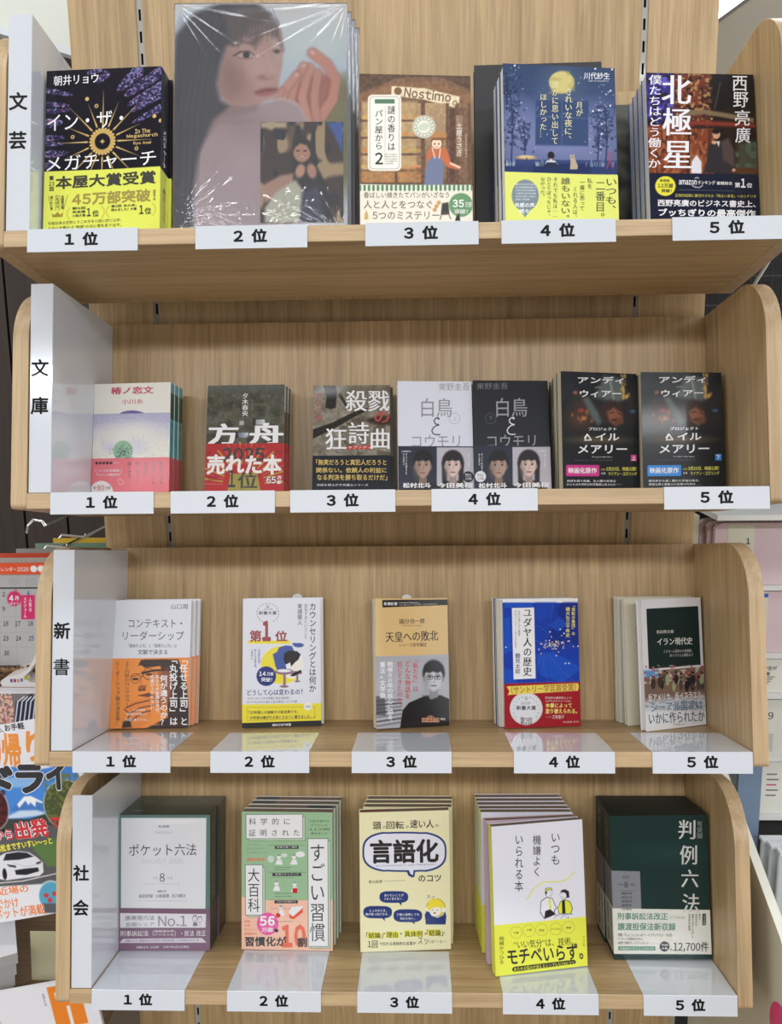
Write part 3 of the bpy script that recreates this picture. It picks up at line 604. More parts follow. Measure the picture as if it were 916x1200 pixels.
# ---- top tray, rank 3: bakery mystery
def top_3():
    P = (29.7, 144.3, -4.8, 0.8, -0.1, 131.4, 199.8); sp = 66.5
    a = Art([(31, 50), (404, 59), (412, 613), (35, 608)], 131.4, 199.8, 0.7).fill((120, 92, 72))
    B1, B2, B3 = (104, 78, 62), (150, 122, 96), (196, 170, 132)
    a.poly([(20, 50), (420, 50), (420, 110), (300, 62), (150, 66), (20, 125)], (92, 72, 58), 3); a.poly([(20, 130), (150, 80), (300, 75), (420, 125), (420, 180), (300, 130), (150, 128), (20, 180)], (132, 98, 72), 3)
    a.poly([(140, 92), (250, 100), (368, 128), (366, 168), (240, 136), (138, 124)], (222, 206, 172), 2)
    a.rect(40, 145, 225, 420, (176, 148, 108), 6); a.grad(225, 150, 330, 430, (172, 146, 112), (120, 94, 74))
    for y in (205, 262, 318, 372): a.rect(35, y, 245, y+7, B1, 2); 
    rs = random.Random(5)
    for y in (196, 252, 308, 362, 392, 410):
        for i in range(9): a.ell(48+i*24+rs.uniform(-4, 4), y, 10, 6, (rs.randint(170, 214), rs.randint(124, 160), 86), 1)
    a.poly([(30, 375), (240, 365), (240, 430), (30, 430)], (150, 104, 66), 3, .6)
    for x, w in ((24, 12), (150, 10), (238, 14), (322, 10), (352, 14), (396, 12)): a.rect(x, 140 if x < 300 else 150, x+w, 432, B1, 1)
    a.rect(334, 170, 352, 425, (90, 66, 54), 1); a.rect(356, 190, 376, 330, (150, 124, 100), 1)
    a.rect(20, 415, 420, 445, (104, 84, 66), 2); a.noise(20, 50, 420, 440, 12, 9, seed=8)
    # baker figure: beret, face, orange blouse, blue apron
    a.poly([(268, 300), (282, 290), (305, 292), (325, 305), (340, 350), (370, 362), (366, 374), (330, 366), (310, 345), (305, 365), (262, 366), (256, 330)], (190, 106, 70), 2)
    a.poly([(262, 345), (275, 330), (300, 330), (314, 350), (312, 425), (250, 425), (252, 380)], (112, 120, 146), 2)
    a.ell(292, 282, 21, 24, (118, 76, 52), 1); a.ell(291, 286, 17, 18, (238, 204, 176), 1); a.ell(298, 259, 27, 15, (178, 128, 82), 1); a.rect(276, 266, 320, 274, (126, 84, 56), 1); a.dots([(284, 287), (298, 287)], 2.4, K_); a.line([(286, 296), (291, 298), (296, 296)], 1.5, (180, 80, 70))
    a.line([(338, 352), (368, 366)], 7, (236, 200, 172)); a.line([(276, 300), (285, 335)], 3, (226, 220, 214)); a.line([(303, 302), (299, 335)], 3, (226, 220, 214))
    # title plaque
    a.rect(60, 121, 172, 377, (232, 228, 214), 1, r=16); a.rect(66, 127, 166, 371, (150, 150, 136), 1, r=12); a.rect(68, 129, 164, 369, (236, 232, 220), 1, r=11)
    a.rect(83, 136, 150, 151, (86, 122, 96), 1, r=2); a.line([(118, 160), (118, 330)], 1, (150, 144, 130))
    a.ell(248, 229, 38, 38, (226, 222, 206), 1); a.ring(248, 229, 34, 2, (110, 134, 110)); a.ell(248, 229, 20, 12, (196, 206, 186), 1, rot=-15); a.ring(248, 229, 24, 1.5, (110, 134, 110)); a.dots([(248+29*math.cos(i*.42), 229+29*math.sin(i*.42)) for i in range(15)], 2, (110, 134, 110))
    a.ell(161, 109, 13, 13, (120, 92, 70), 1)
    a.text('Nostimo', 182, 104, 340, 138, (112, 86, 66), b=.02, rot=7); a.ell(352, 150, 8, 9, (140, 110, 84)); a.ell(352, 150, 4, 5, (222, 206, 172))
    a.text('謎の香りは', 126, 158, 152, 308, (34, 30, 28), v=True, mn=.008); a.text('パン屋から', 84, 172, 110, 304, (34, 30, 28), v=True, mn=.008); a.text('２', 84, 315, 111, 355, (34, 30, 28), b=.02); a.small(116, 318, 158, 356, (60, 56, 52), 5)
    a.text('土屋うさぎ', 357, 216, 376, 326, (238, 230, 214), v=True); a.small(383, 255, 396, 335, (226, 216, 200), 1, v=True)
    # band
    a.rect(0, 424, 440, 700, (226, 220, 204)); a.C[a.gz < sp] = (226, 220, 204)
    for i in range(26): a.rect(30+i*15, 424, 38+i*15, 440, (82, 128, 92))
    for i in range(26): a.ell(34+i*15, 440, 4, 5, (82, 128, 92))
    a.text('香ばしい焼きたてパンがいざなう', 46, 448, 332, 468, (74, 64, 54)); a.text('人と人とをつなぐ', 46, 476, 276, 504, (128, 112, 96), b=.008); a.text('5つのミステリー', 76, 514, 300, 540, (128, 112, 96), b=.008)
    a.ell(372, 492, 40, 40, (104, 146, 104), 1); a.text('35', 344, 474, 382, 500, (236, 240, 226), b=.03); a.text('万部', 386, 482, 408, 500, (236, 240, 226), b=.01); a.text('突破！', 350, 506, 394, 522, (236, 240, 226), b=.01)
    a.poly([(308, 486), (330, 482), (334, 524), (304, 526)], (84, 76, 66), 1); a.poly([(312, 490), (327, 487), (330, 516), (309, 518)], (60, 62, 58), 1); a.line([(306, 528), (302, 540)], 3, (84, 76, 66)); a.line([(332, 526), (338, 538)], 3, (84, 76, 66))
    a.poly([(48, 540), (50, 520), (55, 508), (60, 520), (62, 540)], (196, 164, 96), 1); a.dots([(290, 496), (298, 484), (284, 508)], 7, (196, 150, 96)); a.poly([(352, 545), (356, 530), (366, 520), (370, 545)], (50, 46, 44), 1)
    kw = dict(jacket=(150, 130, 108), band=(226, 220, 204), split=sp, gloss=(0.4, 0.1))
    g, c, b = make_book(1, P, 17, 'brown bakery shopfront illustrated book with cream band and green scalloped edge', **kw); finish(a, c, b, sp, (0.4, 0.1))
top_3()

# ---- top tray, rank 4: moonlit night
def top_4():
    P = (196.5, 156.4, -6.7, 1.1, 0.0, 132.6, 200.0); sp = 71
    a = Art([(244, 133), (725, 149), (752, 867), (265, 860)], 132.6, 200, 0.7)
    a.fill((44, 62, 96)).grad(200, 130, 800, 400, (42, 60, 92), (64, 80, 122)); a.ell(500, 470, 330, 130, (128, 134, 176), 90, .8); a.ell(310, 420, 60, 110, (120, 124, 160), 40, .6); a.ell(640, 440, 70, 120, (116, 122, 160), 40, .5)
    a.ell(498, 222, 90, 80, (72, 92, 116), 40, .7); a.ell(498, 212, 54, 48, (196, 184, 118), 3); a.noise(440, 160, 555, 262, .5, 22, (164, 150, 88), 4, .55)
    a.rect(388, 290, 615, 486, (46, 66, 104), 2, .92); a.line([(388, 358), (615, 366)], 2.5, (86, 104, 136)); a.line([(500, 292), (502, 484)], 2.5, (86, 104, 136)); a.line([(388, 484), (616, 486)], 5, (92, 104, 140))
    rs = random.Random(11)
    def tree(x, y0, y1, wd, n, colr=(38, 52, 86)):
        a.line([(x, y1), (x+6, (y0+y1)/2), (x-4, y0+30)], 6, colr); 
        for i in range(n):
            t = rs.random(); px = x+rs.gauss(0, wd); py = y0+(y1-y0)*.75*rs.random()**1.2; r = rs.uniform(4, 11); a.ell(px, py, r*.7, r*.55, colr if rs.random() < .7 else (84, 100, 138), 2, .75)
        for i in range(7):
            px = x+rs.gauss(0, wd); py = y0+(y1-y0)*.5*rs.random(); a.line([(x+4, (y0+y1)/2+30), (px, py)], 2.5, colr, .8)
    tree(285, 250, 560, 24, 130); tree(262, 170, 330, 30, 60, (30, 42, 72)); tree(340, 380, 560, 18, 60); tree(690, 300, 590, 22, 120); tree(655, 330, 560, 16, 50)
    for i in range(110): x = rs.uniform(250, 725); y = rs.uniform(140, 540) if rs.random() < .5 else rs.gauss(380, 70); x = x if rs.random() < .5 else rs.choice([rs.gauss(290, 30), rs.gauss(680, 30)]); a.ell(x, y, rs.choice([1.5, 1.5, 2, 3.4]), rs.choice([1.5, 2, 3]), (216, 222, 232), 0, rs.uniform(.4, 1))
    a.dots([(296, 142), (642, 152), (714, 154), (708, 246), (660, 330), (708, 310), (634, 334), (672, 390), (672, 432)], 4, (230, 232, 236))
    a.grad(240, 545, 780, 610, (52, 66, 112), (34, 50, 96)); a.poly([(240, 560), (380, 574), (760, 565), (770, 620), (240, 620)], (38, 54, 100), 3); a.poly([(380, 570), (390, 562), (620, 560), (628, 575), (628, 606), (380, 606)], (30, 44, 86), 2)
    for i in range(40): x = rs.choice([rs.uniform(260, 300), rs.uniform(600, 740), rs.uniform(390, 440)]); a.line([(x, 572), (x+rs.uniform(-4, 4), 572-rs.uniform(8, 28))], 2, (196, 204, 206), .8)
    a.ell(350, 538, 46, 8, (156, 128, 96), 2); a.ell(350, 534, 34, 7, (198, 180, 130), 2); a.line([(352, 540), (352, 600)], 5, (60, 60, 84)); a.line([(722, 505), (696, 580)], 4, (170, 60, 80)); a.line([(700, 510), (722, 580)], 3, (170, 60, 80))
    a.ell(456, 527, 15, 17, (30, 28, 36), 1); a.rect(450, 540, 462, 552, (206, 170, 150), 1); a.poly([(432, 562), (440, 548), (472, 548), (488, 566)], (206, 208, 210), 1); a.poly([(430, 570), (438, 556), (478, 556), (490, 572), (490, 580), (430, 580)], (34, 42, 70), 2)
    a.poly([(538, 585), (540, 550), (536, 530), (540, 518), (544, 526), (550, 524), (554, 518), (557, 532), (565, 555), (572, 570), (570, 585)], (176, 160, 140), 1); a.dots([(543, 534), (551, 534)], 1.5, K_)
    Yw = (214, 206, 156)
    a.text('月が', 561, 296, 590, 356, Yw, v=True, mn=.008); a.text('きれいな夜に、', 512, 236, 545, 452, Yw, v=True, mn=.008); a.text('誰かに思い出して', 457, 205, 486, 478, Yw, v=True, mn=.008); a.text('ほしかった…', 407, 264, 436, 448, Yw, v=True, mn=.008)
    a.text('川代紗生', 593, 168, 704, 198, (222, 224, 230), mn=.012); a.text('Saki Kawashiro', 612, 200, 700, 208, (200, 204, 214))
    a.rect(200, 606, 820, 900, (216, 221, 112)); a.C[a.gz < sp] = (216, 221, 112)
    a.ell(347, 700, 58, 68, (122, 134, 142), 1); a.poly([(318, 752), (376, 752), (347, 795)], (122, 134, 142), 1)
    a.text('共感の声、', 302, 732, 396, 752, (238, 240, 240), b=.02); a.text('続々。', 322, 758, 374, 778, (238, 240, 240), b=.02); a.small(306, 646, 392, 724, (236, 238, 238), 6, a=.7)
    Tk = (70, 72, 44)
    a.text('いつも、', 692, 626, 738, 750, Tk, v=True, mn=.008); a.text('二番目。', 648, 640, 690, 786, Tk, v=True, mn=.008); a.text('私を', 612, 624, 634, 668, Tk, v=True); a.text('一番に思って', 580, 640, 602, 762, Tk, v=True); a.text('くれる人は、', 552, 660, 572, 790, Tk, v=True)
    a.text('誰もいない。', 500, 622, 540, 792, Tk, v=True, mn=.008); a.text('それでも私は──', 466, 622, 486, 790, Tk, v=True); a.text('ひとりぼっちじゃ、', 440, 622, 458, 786, Tk, v=True); a.text('なかった。', 412, 622, 432, 702, Tk, v=True)
    kw = dict(jacket=(52, 70, 108), band=(216, 221, 112), split=sp, gloss=(0.3, 0.25), pages=PAGEW)
    g, c, b = make_book(1, P, 18, 'blue moonlit night illustrated book with pale yellow band, front copy', **kw); finish(a, c, b, sp, (0.3, 0.25))
    copies(1, P, 18, 2, 'the blue moonlit night book with pale yellow band', dx=-2.4, **kw)
top_4()

# ---- top tray, rank 5
def top_5():
    P = (365.2, 137.0, -4.3, 1.9, 0.0, 129.0, 199.3); sp = 73
    a = Art([(171, 127), (774, 131), (827, 1026), (214, 1028)], 129.0, 199.3, 0.7).fill((34, 22, 20))
    a.rect(100, 120, 340, 400, (52, 44, 122), 40); a.noise(150, 120, 330, 520, .8, 20, (96, 96, 190), 3, .6); a.noise(150, 120, 360, 700, .8, 16, (30, 20, 24), 6, .6)
    a.rect(340, 120, 520, 380, (110, 58, 42), 30); a.noise(340, 130, 560, 400, .9, 13, (176, 136, 84), 9, .56); a.noise(340, 130, 560, 400, .9, 14, (40, 24, 20), 12, .6); a.noise(330, 140, 540, 420, .8, 20, (112, 44, 34), 15, .66)
    a.rect(540, 120, 860, 330, (24, 20, 22), 20); a.line([(590, 180), (560, 320)], 5, (120, 112, 96), .6, 3)
    a.poly([(400, 330), (500, 325), (640, 345), (780, 370), (780, 395), (640, 372), (500, 350), (400, 360)], (118, 102, 76), 6); a.poly([(180, 420), (460, 385), (640, 392), (790, 400), (790, 420), (460, 412), (180, 450)], (126, 50, 38), 8)
    a.rect(180, 430, 560, 690, (124, 62, 38), 10); a.noise(180, 430, 560, 690, .8, 12, (160, 96, 58), 20, .54, 2).noise(180, 430, 560, 690, .7, 9, (60, 34, 28), 31, .68, 1.6); a.rect(410, 430, 425, 690, (70, 34, 26), 2); a.rect(525, 430, 545, 690, (90, 46, 30), 2)
    a.poly([(432, 676), (434, 610), (462, 572), (492, 612), (492, 676)], (214, 212, 220), 3); a.poly([(424, 676), (426, 604), (462, 560), (500, 606), (500, 676), (492, 676), (490, 612), (462, 574), (436, 612), (434, 676)], (150, 90, 52), 2)
    a.rect(690, 500, 820, 690, (64, 66, 50), 20); a.noise(680, 500, 820, 650, .8, 30, (76, 92, 78), 5, .5); a.rect(560, 640, 820, 672, (84, 52, 36), 4)
    a.poly([(500, 672), (520, 610), (520, 540), (545, 505), (590, 500), (640, 480), (680, 560), (682, 650), (640, 676)], (46, 42, 46), 6); a.poly([(600, 500), (640, 480), (668, 540), (676, 640), (612, 600)], (74, 62, 60), 8)
    a.ell(572, 460, 21, 26, (196, 152, 122), 3); a.ell(570, 443, 24, 15, (30, 22, 20), 3); a.ell(560, 505, 14, 10, (200, 156, 128), 3); a.poly([(572, 498), (592, 498), (586, 530)], (206, 200, 196), 2); a.ell(672, 655, 10, 8, (196, 150, 124), 2); a.dots([(566, 460), (580, 460)], 2, K_)
    a.rect(100, 677, 900, 1100, (22, 28, 48)); a.C[a.gz < sp] = (22, 28, 48)
    W2 = (226, 224, 226)
    a.text('北', 262, 140, 428, 298, W2, mn=.02); a.text('極', 268, 318, 432, 470, W2, mn=.02); a.text('星', 276, 500, 436, 648, W2, mn=.02)
    a.text('僕たちはどう働くか', 188, 140, 262, 648, W2, v=True, mn=.012); a.text('西', 658, 140, 740, 222, W2, mn=.008); a.text('野', 664, 228, 748, 312, W2, mn=.008); a.text('亮', 674, 326, 758, 412, W2, mn=.008); a.text('廣', 678, 420, 762, 505, W2, mn=.008)
    a.ell(289, 748, 57, 54, (222, 214, 62), 1); a.text('新装版', 258, 710, 312, 726, K_, b=.01); a.text('12万部', 246, 734, 332, 758, K_, b=.02); a.text('突破！', 266, 764, 324, 784, K_, b=.02)
    a.text('amazon', 364, 714, 464, 740, W2, b=.02); a.text('ランキング', 470, 716, 568, 738, W2, b=.01); a.text('書籍総合', 576, 720, 664, 738, W2, b=.01); a.text('第', 678, 724, 708, 752, W2, b=.02); a.text('1', 712, 702, 738, 752, W2, b=.03); a.text('位', 744, 726, 776, 752, W2, b=.02)
    a.line([(438, 742), (456, 752), (480, 754), (498, 742)], 4, W2); a.line([(455, 703), (465, 699), (475, 703)], 4, W2); a.line([(366, 768), (676, 770)], 1.5, (160, 160, 170), .7)
    a.text('圧倒的結果に裏付けされた「明るい未来」へのシナリオ', 344, 790, 798, 808, (196, 188, 70)); a.text('西野亮廣のビジネス書史上、', 246, 822, 796, 860, W2, b=.02); a.text('ブッちぎりの最高傑作', 252, 872, 796, 914, W2, b=.03)
    kw = dict(jacket=(28, 66, 140), sp=(24, 20, 24), band=(22, 28, 48), split=sp, gloss=(0.2, 0.4), pages=PAGEW)
    g, c, b = make_book(1, P, 17, 'dark book with large white 北極星 title and navy band, front copy', **kw); finish(a, c, b, sp, (0.2, 0.4))
    copies(1, P, 17, 3, 'the dark 北極星 book with navy band', dx=-.5, **kw)
    # things standing behind rank 4

    make_book(1, (184, 70, 0.5, 0.2, 0, 160, 254), 16, 'large plain black hardcover book standing behind the blue moonlit night books', jacket=(26, 25, 27), gloss=(0.45, 0.1), pages=mat('black_paper', (30, 30, 32), .8))
    g = thing('photo_book', 'grey monochrome draped cloth picture book between the blue night book and the navy banded book', 'book', book_matrix(1, 302, 40, 1, 0.2, 0) @ Matrix.Translation((0, 0, .0004)))
    c = MB().box(-66, 66, 0, 9, 0, 214, mat('dull_board', (84, 84, 78), .5)).build('cover', g, .3)
    a = Art([(0, 0), (132, 0), (132, 214), (0, 214)], 132, 214, 1.0).fill((96, 96, 88)); rs = random.Random(9)
    for i in range(26):
        x, y = rs.uniform(0, 132), rs.uniform(0, 214); a.line([(x, y), (x+rs.uniform(20, 60), y+rs.uniform(-40, 40)), (x+rs.uniform(60, 90), y+rs.uniform(-20, 60))], rs.uniform(3, 9), rs.choice([(56, 56, 50), (150, 150, 140), (120, 120, 112), (40, 40, 38)]), .6, 6)
    a.emit(c, None, 0, .06, 0, print_mat(.25, .5))
top_5()
# ================= second tray: small paperbacks
SP2 = 64
def second_1():
    P = (-350.0, 79.4, 2.5, 3.5, -0.4, 104.5, 154.2)
    fr = [(94, 75), (748, 72), (736, 1016), (72, 1023)]; sp = 53
    a = Art(fr, P[5], P[6], 0.6).fill((226, 224, 214)); V = (160, 158, 190)
    a.grad(60, 325, 760, 400, (176, 174, 200), (184, 182, 204)).grad(60, 400, 760, 560, (190, 188, 206), (222, 220, 214)); a.noise(60, 326, 760, 700, 9, 20, seed=2, asp=.25); a.ell(400, 520, 250, 110, (226, 224, 216), 60, .9)
    a.poly([(308, 324), (340, 308), (380, 300), (430, 298), (480, 306), (530, 324)], (104, 92, 150), 2); a.line([(95, 324), (740, 324)], 2, (150, 148, 180))
    a.ell(230, 600, 60, 40, (206, 206, 220), 30, .8); a.ell(460, 590, 90, 60, (210, 208, 220), 30, .7)
    rs = random.Random(3)
    for i in range(34): x, y = rs.choice([rs.uniform(170, 260), rs.uniform(380, 540)]), rs.uniform(510, 690); a.line([(x, y), (x+rs.uniform(-30, 30), y-rs.uniform(0, 60))], 2.5, (160, 158, 186), .5)
    for i in range(40): a.ell(rs.uniform(100, 730), rs.uniform(560, 690), 8, 4, (176, 190, 176), 3, .4)
    a.ell(344, 632, 84, 86, (150, 188, 158), 2); a.dots([(344+rs.gauss(0, 42), 650+rs.gauss(0, 28)) for i in range(90)], 3.6, (50, 62, 66), .9)
    a.rect(0, 697, 900, 1200, (222, 118, 126)); a.C[a.gz < sp] = (222, 118, 126)
    a.ell(160, 990, 105, 112, (228, 224, 220), 2)
    R1 = (190, 74, 96)
    a.text('椿ノ恋文', 236, 102, 602, 164, R1, b=.022, mn=.02); a.text('小川糸', 330, 204, 514, 246, R1, mn=.01)
    Db = (66, 44, 56)
    for st, x in (('時がたっても、', 676), ('離れていても、', 606), ('大丈夫。', 538), ('想いはきっと', 470), ('届くから。', 402)): a.text(st, x-17, 726, x+17, 726+196*len(st)/7, Db, v=True)
    a.dots([(118+31*i, 730) for i in range(5)], 12, Db); a.small(268, 722, 318, 738, W_, 1)
    a.text('ツバキ文具店', 134, 782, 316, 804, W_, b=.01); a.text('シリーズ最新刊！', 134, 818, 316, 836, W_, b=.01); a.line([(106, 776), (124, 832)], 3, W_); a.line([(336, 776), (318, 832)], 3, W_)
    a.line([(302, 872), (322, 862), (356, 896), (344, 912), (312, 904), (302, 872)], 3, (236, 206, 206)); a.text('累計', 92, 920, 116, 948, Db); a.text('90', 124, 912, 186, 958, (216, 90, 100), b=.02); a.text('万部', 194, 922, 240, 950, Db)
    kw = dict(jacket=(226, 224, 214), sp=(86, 168, 178), band=(222, 118, 126), bsp=(208, 96, 104), split=sp, gloss=(0.45, 0.05))
    g, c, b = make_book(2, P, 15, 'small paperback with pale sea drawing and pink band beside the white section sign, front copy', **kw); finish(a, c, b, sp, (0.45, 0.05))
    L = [(g, c, b)]+copies(2, P, 15, 2, 'the pale sea drawing paperback with pink band', dx=1.0, **kw)
    for gg, cc, bb in L:
        MB().box(P[5]/2+.02, P[5]/2+.12, .5, 14.5, 105, 140, mat('spine_label', (40, 92, 78), .5)).build('spine_label', cc)
        side_text(cc, '椿ノ恋文', P[5]/2+.18, 68, 100, 4, 9, (40, 60, 66)) 
second_1()
def second_2():
    P = (-200.3, 75.0, -1.0, 8.8, -0.4, 104.1, 153.9); sp = 72
    a = Art([(78, 106), (774, 100), (779, 1091), (64, 1104)], P[5], P[6], 0.6).fill((84, 84, 74))
    a.noise(0, 0, 900, 700, 16, 70, seed=4).noise(0, 0, 900, 700, 10, 22, seed=6).noise(0, 0, 900, 700, .5, 40, (116, 112, 92), 9, .7); a.grad(60, 100, 800, 180, (120, 126, 132), (90, 92, 84), .5)
    a.rect(490, 405, 600, 462, (62, 62, 56), 2); a.grad(520, 412, 598, 458, (150, 156, 156), (210, 214, 214), 1, False); a.rect(372, 424, 412, 462, (176, 178, 172), 3); a.rect(320, 524, 365, 575, (70, 56, 54), 2); a.grad(362, 530, 452, 574, (110, 120, 130), (196, 206, 210), 1, False); a.rect(440, 560, 520, 640, (66, 62, 56), 8, .7)
    a.rect(0, 640, 900, 1300, (178, 58, 62)); a.C[a.gz < sp] = (178, 58, 62)
    cx, cy = 420, 1000
    for i in range(24):
        t = math.radians(180+i*7.5+2); 
        if i % 2: a.poly([(cx+math.cos(t-.035)*190, cy+math.sin(t-.035)*190), (cx+math.cos(t-.02)*420, cy+math.sin(t-.02)*390), (cx+math.cos(t+.02)*420, cy+math.sin(t+.02)*390), (cx+math.cos(t+.035)*190, cy+math.sin(t+.035)*190)], (186, 150, 70), 1)
        else: a.line([(cx+math.cos(t)*190, cy+math.sin(t)*190), (cx+math.cos(t)*400, cy+math.sin(t)*380)], 5, (210, 140, 120), .8)
    a.rect(60, 640, 800, 690, (178, 58, 62), 10, .7); a.poly([(262, 1120), (300, 900), (540, 885), (590, 1120)], (160, 148, 82), 2)
    a.text('方', 88, 448, 366, 640, W_, b=.02, mn=.02); a.text('舟', 460, 442, 772, 640, W_, b=.02, mn=.02)
    a.text('夕木春央', 392, 176, 450, 382, W_, v=True, mn=.012); a.text('2025', 226, 664, 606, 786, (36, 30, 28), b=.02, mn=.02); a.text('売れた本', 82, 726, 762, 905, (232, 226, 222), b=.03, mn=.01)
    a.text('1', 280, 862, 345, 1020, (36, 34, 26), b=.02); a.text('位', 368, 886, 545, 1030, (36, 34, 26), b=.01, mn=.01)
    a.text('65', 622, 918, 716, 988, (24, 20, 20), b=.07); a.text('65', 626, 922, 712, 984, W_, b=.02); a.text('万', 722, 916, 762, 950, W_, b=.03); a.text('部', 722, 956, 762, 988, W_, b=.03)
    a.small(86, 690, 112, 740, (50, 30, 30), 2); a.small(100, 915, 190, 965, (60, 30, 30), 2); a.text('文庫', 700, 690, 756, 712, (60, 24, 26))
    kw = dict(jacket=(84, 84, 74), sp=(150, 112, 66), band=(178, 58, 62), split=sp, gloss=(0.14, 0.6), pages=PAGEW)
    g, c, b = make_book(2, P, 14, 'dark grey glossy small paperback with red sunburst band reading 売れた本, front copy', **kw); finish(a, c, b, sp, (0.14, 0.6))
    for gg, cc, bb in [(g, c, b)]+copies(2, P, 14, 2, 'the dark grey paperback with red sunburst band', dx=1.6, **kw):
        MB().box(P[5]/2+.02, P[5]/2+.12, .5, 13.5, 118, 153.5, mat('spine_label', (222, 220, 214), .5)).build('spine_label', cc)
        side_text(bb, '売れた本', P[5]/2+.4, 10, 60, 3, 12, (232, 200, 190)) 
second_2()
def second_3():
    P = (-59.0, 67.9, -1.3, 8.7, 0, 103.6, 153.3); sp = 55
    a = Art([(89, 102), (745, 96), (752, 1046), (77, 1052)], P[5], P[6], 0.6).fill((134, 128, 114))
    a.noise(0, 0, 900, 760, 22, 60, seed=3).noise(0, 0, 900, 760, 14, 18, seed=7).noise(300, 380, 760, 700, .7, 36, (86, 76, 62), 5, .55); a.rect(300, 100, 760, 200, (96, 88, 74), 30, .5)
    a.poly([(170, 100), (275, 100), (290, 150), (280, 290), (240, 305), (190, 290), (200, 200)], (52, 50, 46), 6); a.poly([(300, 180), (320, 160), (380, 270), (360, 280)], (60, 58, 52), 4)
    a.poly([(80, 478), (250, 420), (430, 330), (560, 290), (540, 320), (440, 370), (270, 470), (80, 560)], (48, 46, 44), 3); a.poly([(540, 400), (620, 360), (760, 350), (760, 440), (620, 440)], (52, 40, 34), 14, .8)
    for p in ([(400, 150), (420, 300), (560, 420)], [(300, 440), (420, 470), (540, 640)], [(120, 600), (300, 680), (360, 670)]): a.line(p, 5, (84, 78, 66), .7, 3)
    a.ell(220, 140, 120, 50, (206, 212, 220), 30, .5)
    rs = random.Random(2)
    for i in range(30): a.ell(rs.uniform(100, 740), rs.uniform(250, 700), rs.uniform(3, 10), rs.uniform(2, 6), (66, 60, 52), 2, .7)
    a.rect(0, 708, 900, 1200, (40, 44, 50)); a.C[a.gz < sp] = (40, 44, 50)
    a.text('殺戮', 364, 142, 740, 322, W_, mn=.014); a.text('の', 612, 325, 740, 420, (186, 50, 46), mn=.012); a.text('狂', 190, 470, 372, 650, W_, mn=.014); a.text('詩', 388, 416, 566, 600, W_, mn=.014); a.text('曲', 580, 470, 742, 645, W_, mn=.014)
    a.poly([(372, 624), (592, 612), (598, 646), (372, 648)], (196, 60, 54), 3); a.text('ラプソディ', 386, 622, 584, 642, W_, b=.01); a.text('中山七里', 106, 160, 158, 415, (170, 90, 84), v=True, mn=.01)
    Y = (216, 186, 92)
    a.text('「無実だろうと真犯人だろうと', 112, 736, 716, 786, Y, b=.014); a.text('関係ない。依頼人の利益に', 114, 806, 718, 852, Y, b=.014); a.text('なる判決を勝ち取るだけだ」', 120, 866, 722, 916, Y, b=.014); a.text('法廷を揺るがす弁護士シリーズ', 116, 946, 560, 966, W_)
    kw = dict(jacket=(104, 98, 86), sp=(38, 36, 34), band=(40, 44, 50), split=sp, gloss=(0.16, 0.5), pages=mat('yellow_edged_paper', (190, 160, 90), .8))
    g, c, b = make_book(2, P, 14, 'small dark paperback with white 殺戮の狂詩曲 title and charcoal band, front copy', **kw); finish(a, c, b, sp, (0.16, 0.5))
    copies(2, P, 14, 1, 'the dark paperback with charcoal band', dx=3.4, **kw)
second_3()
